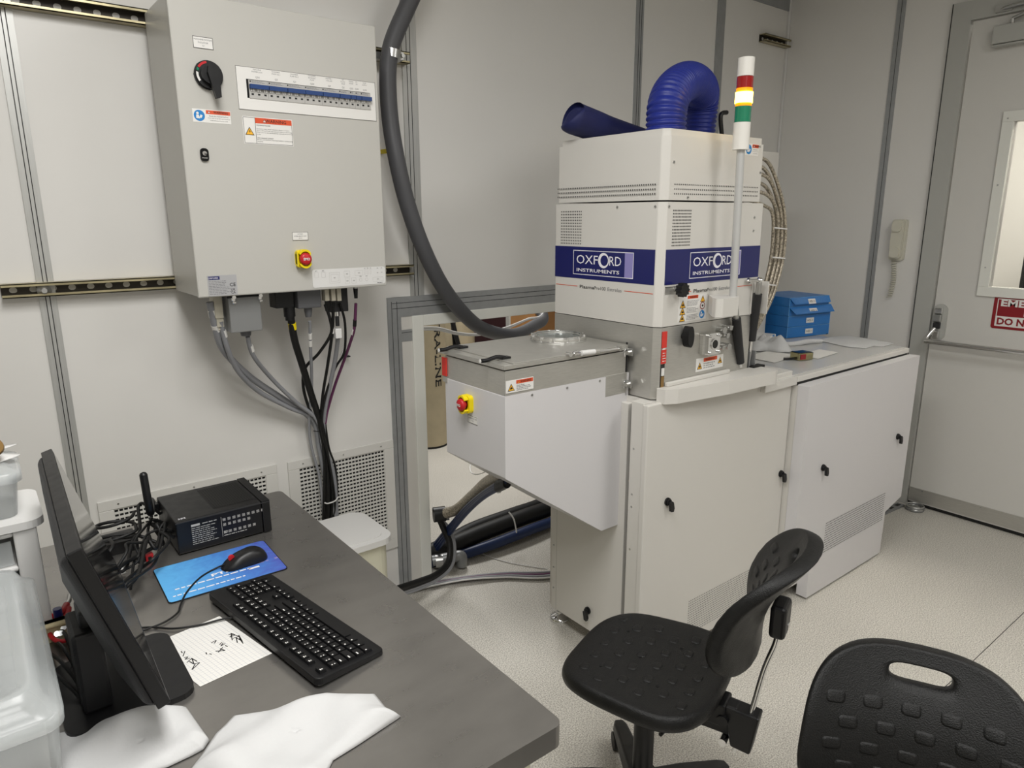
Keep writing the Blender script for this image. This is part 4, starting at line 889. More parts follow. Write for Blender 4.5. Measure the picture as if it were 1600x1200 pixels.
# things on the cabinet top
def folded_box(z0, z1, x0, y0, w, d, a, fold, label, lids):
    t = thing('storage_box', label, 'box', (x0, y0, z0), a, 'blue plastic boxes on the cabinet')
    mb = MB(); mb.box((0, 0, 0), (w, d, z1-z0), BOXB)
    e = .0012
    for x in (0, w): mb.box((x-e, -e, 0), (x+e, e, z1-z0), BOXE)
    mb.box((0, -e, z1-z0-.002), (w, 0, z1-z0), BOXE); mb.build('body', t, bevel=.002, local=True)
    if fold:
        mb = MB(); h = z1-z0; V = [(0, 0, h*.95), (w, 0, h*.95), (w-.005, -.03*fold, .012), (.02, -.03*fold, .012)]
        V += [(v[0], v[1]+.003, v[2]) for v in V]
        mb.add(V, [(0, 3, 2, 1), (4, 5, 6, 7), (0, 1, 5, 4), (1, 2, 6, 5), (2, 3, 7, 6), (3, 0, 4, 7)], BOXB); mb.build('front_flap', t, local=True)
    f = Fr((0, -.002-(.022*fold), 0), (1, 0, 0), (0, 0, 1))
    if fold: f = Fr((0, -.0165*fold-.003, (z1-z0)*.5), (1, 0, 0), (0, .03*fold, (z1-z0)*.9)); f.o = Vector((0, -.016*fold-.003, (z1-z0)*.5)); oz = 0
    else: oz = (z1-z0)*.5
    mb = MB(); mb.fbox(f, w*.42, oz-.013, w*.60, oz+.013, 0, .0008, WHITE); mb.text(f, lids, w*.51, oz, .011, INK, .0012, w=w*.13, bold=.01); mb.build('paper_label', t, local=True)
ax_, ay_ = 3.06, 1.70
bb = atZ(1229, 529, 1.0); ang = R_(-12)
bx0, by0 = bb.x-.0, bb.y
folded_box(1.001, 1.056, bx0, by0, .30, .26, ang, 0, 'bottom blue plastic box of the stack on the cabinet', 'HSS 1')
folded_box(1.057, 1.112, bx0, by0, .30, .26, ang, 0, 'second blue plastic box from the bottom of the stack', 'HSS 2')
folded_box(1.113, 1.160, bx0, by0, .30, .26, ang, 1, 'third blue plastic box in the stack, its flap bulging open', 'HSS 3')
folded_box(1.161, 1.206, bx0+.0, by0-.0, .28, .26, ang, .6, 'topmost blue plastic box of the stack', 'HSS 11')
def crumple(nm, label, cat, c, w, d, h, m, seed, rot=0, extra=None):
    rd = random.Random(seed); bm = bmesh.new(); nx, ny = 22, 18
    ph = [rd.uniform(0, 6.28) for _ in range(8)]
    vs = []
    for j in range(ny+1):
        for i in range(nx+1):
            s, t = i/nx*2-1, j/ny*2-1
            e = max(0, 1-abs(s)**3)*max(0, 1-abs(t)**3)
            z = h*e*(.58+.30*math.sin(2.6*s+ph[0]+1.4*t)*math.cos(2.2*t+ph[1])+.14*math.sin(6*s-4*t+ph[2])+.05*math.sin(15*s+11*t+ph[5]))
            x = s*w/2*(1+.12*math.sin(5*t+ph[3])); y = t*d/2*(1+.15*math.sin(4*s+ph[4]))
            vs.append((x, y, max(.0015, z)))
    V = [Vector(v) for v in vs]; F = [(j*(nx+1)+i, j*(nx+1)+i+1, (j+1)*(nx+1)+i+1, (j+1)*(nx+1)+i) for j in range(ny) for i in range(nx)]
    mb = MB(); mb.add(V, F, m, True); o = mb.build(nm); so = o.modifiers.new('thick', 'SOLIDIFY'); so.thickness = .0012; so.offset = 1
    o.location = c; o.rotation_euler = (0, 0, rot); return setp(o, label, cat)
q = atZ(1203, 545, 1.0); crumple('crumpled_glove', 'crumpled white glove in front of the blue boxes', 'glove', (q.x, q.y, 1.001), .17, .16, .105, CLOTH, 3, .6)
q = atZ(1250, 539, 1.0); mb = MB(); mb.tube([q+Vector((-.12, .05, .02)), q+Vector((-.06, .02, .008)), q+Vector((0, 0, .01)), q+Vector((.06, -.01, .012)), q+Vector((.14, -.03, .008))], lambda t: .008+.012*t*(1.2-t), CLOTH, 12, 6); one(mb, 'twisted_wipe', 'twisted white wipe trailing from the glove across the cabinet top', 'wipe')
q = atZ(1190, 540, 1.0); t = thing('glove_packet', 'white and blue printed packet beside the crumpled glove', 'packet', (q.x, q.y, 1.0), .3)
mb = MB(); mb.box((-.05, -.05, 0), (.05, .05, .055), WPLAS); mb.box((-.052, -.052, 0), (.052, -.03, .02), LBLUE); mb.box((-.01, -.052, .02), (.02, -.045, .055), LBLUE); mb.build('packet', t, bevel=.006, local=True)
def sheet(nm, label, cat, pts, z, m, th=.0008, seed=0):
    mb = MB(); mb.poly(flat((0, 0, z)), pts, 0, th, m); return one(mb, nm, label, cat)
def zp(L, z): return [(atZ(a, b, z).x, atZ(a, b, z).y) for a, b in L]
sheet('paper_sheet', 'plain white sheet under the tape measure on the cabinet', 'paper', zp([(1165, 558), (1210, 567), (1246, 556), (1200, 548)], 1.0), 1.0005, PAPER)
sheet('paper_sheet', 'plain white sheet behind the tape measure on the cabinet', 'paper', zp([(1248, 555), (1278, 561), (1310, 551), (1280, 546)], 1.0), 1.0005, PAPER)
P = zp([(1276, 532), (1300, 527), (1326, 525), (1352, 529), (1396, 537), (1380, 542), (1365, 541), (1352, 545), (1322, 542)], 1.0)
sheet('white_wipe', 'white wipe spread flat at the right end of the cabinet top', 'wipe', [p for p in P][::-1], 1.0005, CLOTH, .0015)
q = atZ(1252, 561, 1.0); t = thing('tape_measure', 'chrome tape measure with a red face lying on the cabinet', 'tape measure', (q.x, q.y, 1.0015), -.25)
mb = MB(); mb.poly(Fr((0, 0, 0), (1, 0, 0), (0, 1, 0)), rr(0, 0, .085, .06, .012), 0, .03, TAPEC); mb.build('case', t, bevel=.003, local=True)
mb = MB(); mb.fbox(Fr((0, -.03, 0), (1, 0, 0), (0, 0, 1)), -.038, .004, -.008, .026, 0, .002, REDD); mb.box((-.035, -.025, .03), (.03, .025, .032), BLKG); mb.build('red_face', t, local=True)
mb = MB(); mb.tube([(-.04, 0, .006), (-.075, .004, .005), (-.09, .012, .006)], .005, BLK, 8); mb.build('belt_strap', t, local=True)
q = atZ(1283, 521, 1.0); mb = MB(); mb.lathe((q.x, q.y-.02, 1.0), (0, 0, 1), [(.014, 0), (.016, .004), (.010, .008)], BLK, 16); one(mb, 'bottle_stopper', 'small black cap on the cabinet beside the blue boxes', 'stopper')
# ---- wall telephone
q0 = atX(1404, 343, WX-.03); q1 = atX(1400, 407, WX-.03); yc = (q0.y+q1.y)/2; zc = (q0.z+q1.z)/2; hh = q0.z-q1.z
T_ = thing('wall_telephone', 'ivory wall telephone handset hanging beside the exit door', 'telephone', (WX, yc, zc))
ft = left((WX, yc, zc)); mb = MB(); mb.rrect(ft, 0, 0, .075, hh, .014, .001, .028, PHONE); mb.build('base', T_, bevel=.005)
mb = MB(); mb.rrect(ft, .002, .004, .058, hh*.94, .018, .030, .052, PHONE); mb.rrect(ft, .002, hh*.33, .05, .055, .018, .052, .062, PHONE); mb.rrect(ft, .002, -hh*.30, .05, .055, .018, .052, .060, PHONE); mb.build('handset', T_, bevel=.006)
P = [];
for i in range(300):
    a = i/300; r = .012; base = ft.p(-.012+.012*math.sin(a*3.1), -hh/2-.005-a*.20, .02); P.append(base+Vector((r*math.sin(a*2*math.pi*16), r*math.cos(a*2*math.pi*16), 0)))
mb = MB(); mb.tube(P, .0024, PHONE, 5, 0); mb.build('coiled_cord', T_)
# ---- floor bits by the door
q = atZ(1432, 792, .012); mb = MB()
for k in range(4):
    mb.tube([(q.x-.02+.043*math.cos(2*math.pi*i/24), q.y+.043*math.sin(2*math.pi*i/24), .006+.0065*k) for i in range(25)], .0045, SATIN if k % 2 else ALUBOX, 6, 0)
mb.lathe((q.x-.02, q.y, 0), (0, 0, 1), [(.03, 0), (.03, .018), (.012, .022)], SATIN, 20); one(mb, 'steel_puck', 'coiled round steel fitting on the floor by the door foot', 'fitting')
P0 = atX(1409, 735, 3.75)
mb = MB()
mb.tube([(3.50, 1.75, 0), (3.50, 1.75, .28)], .004, DKG, 6, 1)
for z in (.10, .15, .20, .25): mb.tube([(3.50, 1.75, z), (3.62, 1.70, z+.005), (3.70, 1.60, z-.01), (3.55, 1.52, z-.012)], .004, DKG, 6, 4)
one(mb, 'wire_stack', 'bent dark wires standing in the corner behind the cabinet', 'wire')
a = atZ(1385, 797, .01); b = atZ(1408, 787, .01); mb = MB(); f = flat((b.x, b.y, 0), math.atan2(a.y-b.y, a.x-b.x)); L = (a-b).length+.1
mb.fbox(f, 0, -.02, L, .02, 0, .012, ALUBOX)
for i in range(4): mb.quad(f, .02+i*.07, -.01, .06+i*.07, .01, .0125, GROOVE)
one(mb, 'slotted_strip', 'slotted metal strip on the floor under the cabinet corner', 'strip')

# ================================================================ BENCH AND THINGS ON IT
BZ = .77; BX1, BY0, BY1 = .692, .745, 2.068
B_ = thing('bench', 'stainless steel topped bench with cream cabinet base in the foreground', 'bench', (-.1, 1.4, 0))
mb = MB(); mb.poly(flat((0, 0, 0)), rr((BX1-1.1)/2, (BY0+BY1)/2, BX1+1.1, BY1-BY0, .018, 5), BZ-.042, BZ, BENCHM); mb.build('steel_top', B_, bevel=.006, seg=3, label='scuffed stainless steel top')
mb = MB(); mb.box((-1.05, BY0+.045, .08), (BX1-.035, BY1-.04, BZ-.042), CREAM); mb.box((-1.0, BY0+.08, 0), (BX1-.08, BY1-.07, .08), DKG); mb.build('base_cabinet', B_, bevel=.003)
for i in range(3): mb = MB(); mb.box((-1.03+i*.56, BY0+.026, .11), (-.49+i*.56, BY0+.045, BZ-.06), CREAM); mb.build('cabinet_door', B_, bevel=.003)
# bin with lid behind
t = thing('lidded_bin', 'white plastic bin with flat rounded lid between bench and wall', 'bin', (.93, 2.2, 0))
mb = MB(); mb.poly(flat((0, 0, 0)), rr(.905, 2.205, .33, .26, .05, 6), 0, .478, CREAMW if 0 else CREAM); mb.build('bin_body', t, bevel=.004)
mb = MB(); mb.poly(flat((0, 0, 0)), rr(.905, 2.205, .36, .29, .055, 6), .478, .50, WPLAS); mb.poly(flat((0, 0, 0)), rr(.905, 2.205, .31, .24, .05, 6), .50, .503, WPLAS); mb.build('lid', t, bevel=.005)
# small computer
PX0, PX1, PY0, PY1, PZ1 = .331, .567, 1.792, 2.003, .862
t = thing('desktop_computer', 'small black desktop computer lying on the bench by the wall vent', 'computer', ((PX0+PX1)/2, (PY0+PY1)/2, BZ))
mb = MB(); mb.box((PX0, PY0, BZ+.004), (PX1-.022, PY1, PZ1), BLK); pc = mb.build('case', t, bevel=.003)
mb = MB(); mb.box((PX1-.021, PY0-.001, BZ+.003), (PX1, PY1+.001, PZ1+.001), BLK); mb.box((PX0-.001, PY0-.0015, PZ1-.006), (PX1, PY0, PZ1-.003), DKG); mb.build('front_bezel', t, bevel=.003)
mb = MB(); f = flat((0, 0, PZ1)); mb.quad(f, PX0+.10, PY0+.03, PX1-.03, PY1-.02, .0004, RUB)
for i in range(16):
    for j in range(22): mb.quad(f, PX0+.1045+i*.0063, PY0+.0345+j*.007, PX0+.1065+i*.0063, PY0+.0365+j*.007, .0008, VOID)
mb.greek(f, PX0+.010, PY0+.010, PX0+.034, PY0+.020, 2, BWHITE, .0008, .5, 31); mb.build('top_vent', t)
mb = MB(); f = front((0, PY0, 0)); z0 = BZ+.022
mb.quad(f, PX0+.035, z0+.048, PX0+.056, z0+.054, .0008, BREAK); mb.greek(f, PX0+.035, z0-.002, PX0+.10, z0+.046, 9, BREAK, .0006, .32, 5); mb.greek(f, PX0+.062, z0+.048, PX0+.10, z0+.055, 1, BREAK, .0006, .3, 6)
mb.border(f, PX0+.108, z0, PX0+.108+.0008, z0+.055, .0004, .0006, BREAK)
for r, cnt in ((.047, 9), (.033, 6), (.012, 7)):
    for i in range(cnt): mb.border(f, PX0+.112+i*.0125, z0+r-.004, PX0+.119+i*.0125, z0+r+.003, .001, .0007, BREAK); mb.quad(f, PX0+.114+i*.0125, z0+r-.002, PX0+.117+i*.0125, z0+r+.001, .0007, BREAK)
mb.text(f, 'CE', PX0+.118, z0+.012, .006, BREAK, .0009); mb.greek(f, PX0+.112, z0+.0, PX0+.19, z0+.005, 1, BREAK, .0008, .4, 8)
mb.build('rating_print', t)
a = atZ(224, 742, .985); mb = MB(); e = Vector((PX0-.012, 1.99, .84)); mb.tube([e, e+Vector((-.004, .0, .02)), a+Vector((.004, 0, -.1)), a], lambda q_: .0062 if q_ < .3 else .0095, BLK, 12, 6); mb.lathe(a, (0, 0, 1), [(.0095, 0), (.007, .005), (.002, .007)], BLK, 12); mb.box((PX0-.02, 1.98, .83), (PX0, 2.0, .85), BLK); mb.build('antenna', t, label='black stub antenna')
# leads in a tangle at the rear of the computer
G = 'leads tangled behind the computer'; rd = random.Random(11)
LB = ['looping high out of the computer back', 'lying flat across the bench toward the monitor', 'arching over the power adapter', 'coiled nearest the wall', 'bunched beside the monitor', 'running under the others', 'thin and wavy at the front', 'doubled back beside the red plug', 'crossing in the middle']
for i in range(9):
    st = Vector((PX0-.002, 1.82+.018*i, BZ+.02+.05*rd.random())); en = Vector((.145+.018*(i % 4), 1.60+.022*i, BZ+.012+.008*(i % 3)))
    P = [st, st+Vector((-.03, -.01, .01+.03*rd.random()))]
    for k in range(4):
        f_ = (k+1)/5; c = st.lerp(en, f_); P.append(c+Vector((rd.uniform(-.02, .02), rd.uniform(-.045, .045), rd.uniform(.0, .045))))
    P.append(en); P = [Vector((p.x, p.y, max(p.z, BZ+.006))) for p in P]
    mb = MB(); r = (.0042, .0036, .005, .0032)[i % 4]; mb.tube(P, r, RUB, 8, 8); one(mb, 'lead', 'black lead %s, left of the computer' % LB[i], 'cable', G)
mb = MB(); c = Vector((.215, 1.90, BZ+.02))
mb.tube([(c.x+.055*math.cos(a)*(1 if a < 6 else .8), c.y+.035*math.sin(a), c.z+.01+.006*a) for a in [i*.5 for i in range(26)]], .0042, RUB, 8, 3); one(mb, 'coiled_lead', 'coiled black lead beside the computer against the vent', 'cable')
mb = MB(); mb.box((.12, 1.90, BZ), (.26, 1.975, BZ+.032), BLK); mb.box((.14, 1.90-.001, BZ+.01), (.2, 1.90, BZ+.02), DKG); one(mb, 'power_adapter', 'flat black power adapter under the leads by the vent', 'power adapter', bevel=.004)
mb = MB(); a = atZ(235, 868, BZ+.015); mb.box((a.x-.012, a.y-.008, BZ+.003), (a.x+.006, a.y+.010, BZ+.022), ORA if 0 else RED); mb.box((a.x-.03, a.y-.006, BZ+.003), (a.x-.012, a.y+.006, BZ+.016), BLK); mb.quad(front((a.x-.003, a.y-.008, BZ+.012)), -.004, -.004, .004, .004, .0005, BLK); one(mb, 'red_plug', 'small red plug on the bench among the black leads', 'plug', bevel=.002)
mb = MB(); a = atZ(180, 892, BZ+.01); mb.tube([a+Vector((-.01, .01, 0)), a, a+Vector((.012, -.012, .006)), a+Vector((.014, -.02, -.004))], .006, WPLAS, 8); one(mb, 'white_plug', 'small white plug under the black leads by the monitor', 'plug')
# mouse pad
c = Vector((.392, 1.655, BZ)); Wp, Hp = .268, .192
f = flat(c, R_(-1.5)); mb = MB(); mb.rrect(f, 0, 0, Wp, Hp, .010, 0, .0024, RUB); o = mb.build('mouse_pad'); setp(o, 'blue printed mouse pad under the mouse, with white PTIO lettering', 'mouse pad'); WM[o.name] = Matrix.Identity(4)
mb = MB(); mb.rrect(f, 0, 0, Wp-.004, Hp-.004, .009, .0024, .0030, PADM)
mb.text(f, 'PTIO', .005, -.022, .014, BWHITE, .0034, w=.062, bold=.03); mb.greek(f, -.11, -.046, .10, -.036, 1, BWHITE, .0034, .5, 41); mb.greek(f, -.12, -.076, .06, -.067, 1, BWHITE, .0034, .5, 42)
mb.quad(f, .055, -.048, .080, -.040, .0034, BWHITE); mb.greek(f, .078, -.033, .12, -.022, 1, LILAC, .0034, .5, 43); mb.quad(f, .123, -.030, .131, -.022, .0034, LILAC)
mb.build('pad_print', o, local=False)
# mouse
a = atZ(350, 885, .79); t = thing('computer_mouse', 'black wired mouse with a red scroll wheel on the blue pad', 'mouse', (.448, 1.650, BZ+.003), R_(3))
def blob(L, Wd, H, n=28, k=12, e=.85):
    V = []
    for j in range(k+1):
        ph = j/k*math.pi/2
        for i in range(n):
            a = 2*math.pi*i/n; x = math.copysign(abs(math.cos(a))**e, math.cos(a)); y = math.copysign(abs(math.sin(a))**e, math.sin(a))
            q = math.cos(ph)**.55; z = math.sin(ph)
            X = x*L/2*q; Y = y*Wd/2*q*(1-.12*math.cos(math.pi*x)); Z = H*z*(.80+.28*X/(L/2)-.30*(X/(L/2))**2)
            V.append((X, Y, Z))
    return V, [(j*n+i, j*n+(i+1) % n, (j+1)*n+(i+1) % n, (j+1)*n+i) for j in range(k) for i in range(n)]+[tuple(reversed(range(n)))]
V, Fc = blob(.112, .060, .040); mb = MB(); mb.add(V, Fc, BLK, True); mb.build('shell', t, local=True)
mb = MB(); mb.cyl((-.030, -.003, .0235), (-.030, .003, .0235), .0075, RED, 20); mb.build('scroll_wheel', t, local=True, label='red scroll wheel')
mb = MB(); P = [atZ(*p) for p in ((356, 880, .785), (335, 889, .776), (312, 903, .775), (292, 925, .775), (282, 945, .775), (277, 958, .774), (255, 973, .774), (218, 987, .774), (185, 1000, .774))]; mb.tube(P, .0021, RUB, 8, 6); mb.build('mouse_cord', t)
# keyboard
kc = Vector((.437, 1.314, BZ)); KA = R_(99)
K_ = thing('keyboard', 'black full-size keyboard angled on the steel bench', 'keyboard', kc, KA)
KW, KD = .448, .150
mb = MB(); hh = lambda y: .010+.012*(y+KD/2)/KD
V = []
o8 = rr(0, 0, KW, KD, .012, 4); n = len(o8)
for z in (0, 1): V += [(a, b, (.0 if z == 0 else hh(b))+(.006*(b+KD/2)/KD if z == 0 else 0)) for a, b in o8]
mb.add(V, [tuple(reversed(range(n))), tuple(range(n, 2*n))]+[(i, (i+1) % n, n+(i+1) % n, n+i) for i in range(n)], BLK)
kb = mb.build('keyboard_body', K_, bevel=.002, local=True)
mb = MB()
for x in (-.17, .17): mb.box((x-.012, KD/2-.025, 0), (x+.012, KD/2-.015, .010), BLK)
mb.build('tilt_foot', K_, local=True)
def kz(y): return hh(y)
U_ = .0188; ky0 = .040; nk = 0
rows = []
fx0 = -.213
def key(u, row, wd=1., m2=2, hgt=1.):
    global nk
    x0 = fx0+u*U_+.0009; x1 = fx0+(u+wd)*U_-.0009
    yt = {0: .062, 1: .038, 2: .0192, 3: .0004, 4: -.0184, 5: -.0372}[row]+.0; yb = yt-(.0170 if row else .0145)-(hgt-1)*.0188
    z0, z1 = kz(yt)+.001, kz(yb)+.001
    mb = MB(); h = .0045; e = .0014
    V = [(x0, yb, z1-.002), (x1, yb, z1-.002), (x1, yt, z0-.002), (x0, yt, z0-.002), (x0+e, yb+e, z1+h), (x1-e, yb+e, z1+h), (x1-e, yt-e, z0+h), (x0+e, yt-e, z0+h)]
    mb.add(V, [(0, 3, 2, 1), (4, 5, 6, 7), (0, 1, 5, 4), (1, 2, 6, 5), (2, 3, 7, 6), (3, 0, 4, 7)], BLK)
    def mark(ax, ay, w_, h_):
        zz = lambda y: z1+h+(z0-z1)*(y-yb)/(yt-yb)+.0003
        mb.add([(ax, ay, zz(ay)), (ax+w_, ay, zz(ay)), (ax+w_, ay+h_, zz(ay+h_)), (ax, ay+h_, zz(ay+h_))], [(0, 1, 2, 3)], WHITE)
    rk = random.Random(nk)
    if m2 == 1: mark(x0+.0035, yt-.0068, rk.uniform(.0022, .0034), .003)
    elif m2 == 2: mark(x0+.0035, yt-.0062, .0024, .0022); mark(x0+.0035, yt-.0118, .0024, .0024)
    elif m2 == 3: mark(x0+.003, yt-.0058, .005, .002); mark(x0+.004, yt-.0092, .0028, .002)
    elif m2 == 4: mark(x0+.0025, yt-.0062, .0075, .0024)
    mb.build('key', K_, local=True); nk += 1
for u in [0]+[2+i for i in range(4)]+[6.5+i for i in range(4)]+[11+i for i in range(4)]: key(u, 0, 1, 3)
for i in range(13): key(i, 1, 1, 2)
key(13, 1, 2, 4)
key(0, 2, 1.5, 4); [key(1.5+i, 2, 1, 1) for i in range(12)]; key(13.5, 2, 1.5, 2)
key(0, 3, 1.75, 4); [key(1.75+i, 3, 1, 1) for i in range(11)]; key(12.75, 3, 2.25, 4)
key(0, 4, 1.25, 4); [key(1.25+i, 4, 1, 1) for i in range(11)]; key(12.25, 4, 2.75, 4)
for u, w_ in ((0, 1.25), (1.25, 1.25), (2.5, 1.25)): key(u, 5, w_, 1)
key(3.75, 5, 6.25, 0)
for u, w_ in ((10, 1.25), (11.25, 1.25), (12.5, 1.25), (13.75, 1.25)): key(u, 5, w_, 1)
for i in range(3): key(15.3+i, 0, 1, 3); key(15.3+i, 1, 1, 3); key(15.3+i, 2, 1, 3); key(15.3+i, 5, 1, 1)
key(16.3, 4, 1, 1)
for i in range(4): key(18.6+i, 1, 1, 1)
for r in (2, 3, 4): [key(18.6+i, r, 1, 2) for i in range(3)]
key(21.6, 2, 1, 1, 2); key(21.6, 4, 1, 1, 2); key(18.6, 5, 2, 1); key(20.6, 5, 1, 1)
mb = MB(); P = [atZ(*p) for p in ((364, 965, .776), (345, 968, .776), (310, 977, .7745), (270, 982, .7745), (235, 980, .774), (200, 983, .774))]; mb.tube(P, .0021, RUB, 8, 6); mb.build('keyboard_cord', K_)
# handwritten note
PZ = BZ+.0006
q = [atZ(*p, PZ) for p in ((343, 963), (232, 1009), (313, 1073), (425, 1021))]
f = Fr((0, 0, PZ), (1, 0, 0), (0, 1, 0)); mb = MB(); mb.poly(f, [(p.x, p.y) for p in q], 0, .0005, PAPER)
A, Bq, Cq, Dq = [Vector((p.x, p.y)) for p in q]
for i in range(1, 17): s_ = i/17; mb.line(f, A.lerp(Bq, s_), Dq.lerp(Cq, s_), .0005, .0007, PLINE)
for i in range(1, 26): s_ = i/26; mb.line(f, A.lerp(Dq, s_), Bq.lerp(Cq, s_), .0003, .0007, PLINE)
def hand(S):
    for st in S:
        for a, b in zip(st, st[1:]):
            pa = atZ(*a, PZ); pb = atZ(*b, PZ); mb.line(f, (pa.x, pa.y), (pb.x, pb.y), .0019, .0009, INK)
hand([[(357, 992), (365, 991), (359, 996), (367, 993)], [(363, 1001), (361, 990), (373, 995), (364, 998)], [(371, 1005), (369, 997), (376, 1001), (373, 993), (379, 1003)], [(380, 1006), (374, 998)],
      [(330, 1005), (338, 1001), (335, 1006)], [(343, 1008), (347, 1004)], [(349, 1005), (345, 1010), (352, 1006)], [(337, 1018), (352, 1017), (344, 1014)], [(348, 1012), (341, 1020)], [(352, 1009), (356, 1011)],
      [(322, 1020), (323, 1023)], [(327, 1022), (331, 1023)], [(283, 1018), (285, 1021)], [(289, 1018), (286, 1026)], [(288, 1028), (294, 1027), (289, 1031), (297, 1029)], [(292, 1036), (300, 1029), (303, 1038), (296, 1034)], [(301, 1030), (308, 1034)], [(302, 1038), (312, 1036), (300, 1047), (305, 1038)]])
o = mb.build('handwritten_note'); setp(o, 'squared paper note with black handwriting lying beside the keyboard', 'note')
# wipes in front
def wipe(nm, label, pts, seed):
    P = [atZ(a, b, BZ) for a, b in pts]; cx = sum(p.x for p in P)/len(P); cy = sum(p.y for p in P)/len(P); n = len(P); rg = 22; V = []; rd = random.Random(seed)
    ph = [rd.uniform(0, 6) for _ in range(5)]
    N = n*10
    B2 = [P[i//10].lerp(P[(i//10+1) % n], (i % 10)/10) for i in range(N)]
    for j in range(rg+1):
        s_ = 1-j/(rg+1)
        for p in B2:
            x = cx+(p.x-cx)*s_; y = cy+(p.y-cy)*s_
            z = BZ+.0015+(1-s_**6)*(.005+.017*abs(math.sin(13*x+9*y+ph[0]))**3+.013*abs(math.sin(7*x-21*y+ph[1]))**4)+.002*(1-s_**3)*math.sin(60*x-31*y+ph[2])
            V.append((x, y, max(z, BZ+.0012)))
    V.append((cx, cy, BZ+.006)); F = [(j*N+i, j*N+(i+1) % N, (j+1)*N+(i+1) % N, (j+1)*N+i) for j in range(rg) for i in range(N)]+[(rg*N+i, rg*N+(i+1) % N, len(V)-1) for i in range(N)]
    mb = MB(); mb.add(V, F, CLOTH, True); o = mb.build(nm); so = o.modifiers.new('thick', 'SOLIDIFY'); so.thickness = .001; so.offset = 1
    bm = bmesh.new(); bm.from_mesh(o.data); bmesh.ops.recalc_face_normals(bm, faces=bm.faces); bm.to_mesh(o.data); bm.free()
    return setp(o, label, 'wipe')
wipe('white_wipe', 'white wipe lying in front of the monitor, left of the two on the bench', [(90, 1148), (160, 1128), (225, 1115), (292, 1108), (327, 1158), (318, 1172), (300, 1182), (262, 1200), (150, 1235), (90, 1225)], 4)
wipe('white_wipe', 'larger folded white wipe nearest the bench front, with a pointed right corner', [(338, 1148), (352, 1135), (366, 1120), (450, 1108), (520, 1090), (585, 1086), (603, 1108), (626, 1121), (560, 1165), (520, 1190), (500, 1230), (400, 1250), (290, 1215), (318, 1178)], 9)
# monitor
T_ = thing('monitor', 'black flat monitor seen edge-on, facing the keyboard', 'monitor', (.12, 1.33, BZ))
ty0, ty1 = 1.086, 1.634; topp = Vector((.077, 0, 1.15)); bot = Vector((.163, 0, .857)); dn = (bot-topp).normalized(); Lm = (bot-topp).length
nrm = Vector((-dn.z, 0, dn.x)).normalized()
if nrm.x < 0: nrm = -nrm
fmn = Fr(topp+Vector((0, ty0, 0)), Vector((.028, 1, 0)).normalized(), -dn)   # u=+y, v=up, n = towards the user
W = ty1-ty0
if fmn.n.x < 0: pass
mb = MB(); mb.fbox(fmn, 0, -Lm, W, 0, -.020, 0, BLK); mb.build('bezel', T_, bevel=.002)
mb = MB(); mb.quad(fmn, .007, -Lm+.016, W-.007, -.007, .0006, SCREEN); mb.build('screen', T_, label='dark glossy screen')
mb = MB(); 
V = []
for (e, d) in ((.004, -.020), (.012, -.032), (.06, -.046)):
    V += [fmn.p(e, -Lm+e, d), fmn.p(W-e, -Lm+e, d), fmn.p(W-e, -e, d), fmn.p(e, -e, d)]
Fq = [tuple(reversed((8, 9, 10, 11))), (0, 1, 2, 3)]
for j in (0, 4): Fq += [(j+i, j+4+i, j+4+(i+1) % 4, j+(i+1) % 4) for i in range(4)]
mb.add(V, Fq, DKG); bk = mb.build('back_cover', T_, bevel=.006, seg=3, label='textured dark grey back')
bm = bmesh.new(); bm.from_mesh(bk.data); bmesh.ops.recalc_face_normals(bm, faces=bm.faces); bm.to_mesh(bk.data); bm.free()
mb = MB(); mb.box((.055, 1.25, BZ+.01), (.100, 1.35, .93), BLK); mb.box((.07, 1.27, .88), (.115, 1.33, .96), BLK); mb.build('stand_column', T_, bevel=.006)
mb = MB(); mb.rrect(flat((0, 0, BZ)), .125, 1.325, .20, .24, .03, .0005, .011, BLK); mb.build('stand_base', T_, bevel=.003)
# ---- plastic containers on the left
t = thing('drawer_unit', 'small white plastic drawer unit behind the monitor at the left edge', 'drawer unit', (-.12, 1.7, BZ))
dx1 = .045; dy0, dy1 = 1.60, 1.80; dz1 = 1.005
mb = MB(); mb.box((dx1-.04, dy0, BZ), (dx1, dy1, dz1), WPLAS); mb.box((-.36, dy0, BZ), (-.33, dy1, dz1), WPLAS); mb.box((-.33, dy1-.01, BZ), (dx1-.04, dy1, dz1), WPLAS)
for k in range(4): z = BZ+.004+k*.073; mb.box((-.33, dy0, z), (dx1-.04, dy1-.01, z+.010), WPLAS)
mb.build('frame', t, bevel=.004)
for k in range(3): z = BZ+.016+k*.073; mb = MB(); mb.box((-.325, dy0+.010, z), (dx1-.045, dy0+.013, z+.05), CPLAS); mb.build('drawer_front', t)
mb = MB(); mb.rrect(flat((0, 0, 0)), -.155, (dy0+dy1)/2, .43, dy1-dy0+.01, .03, dz1, dz1+.016, WPLAS); mb.build('top_panel', t, bevel=.005)
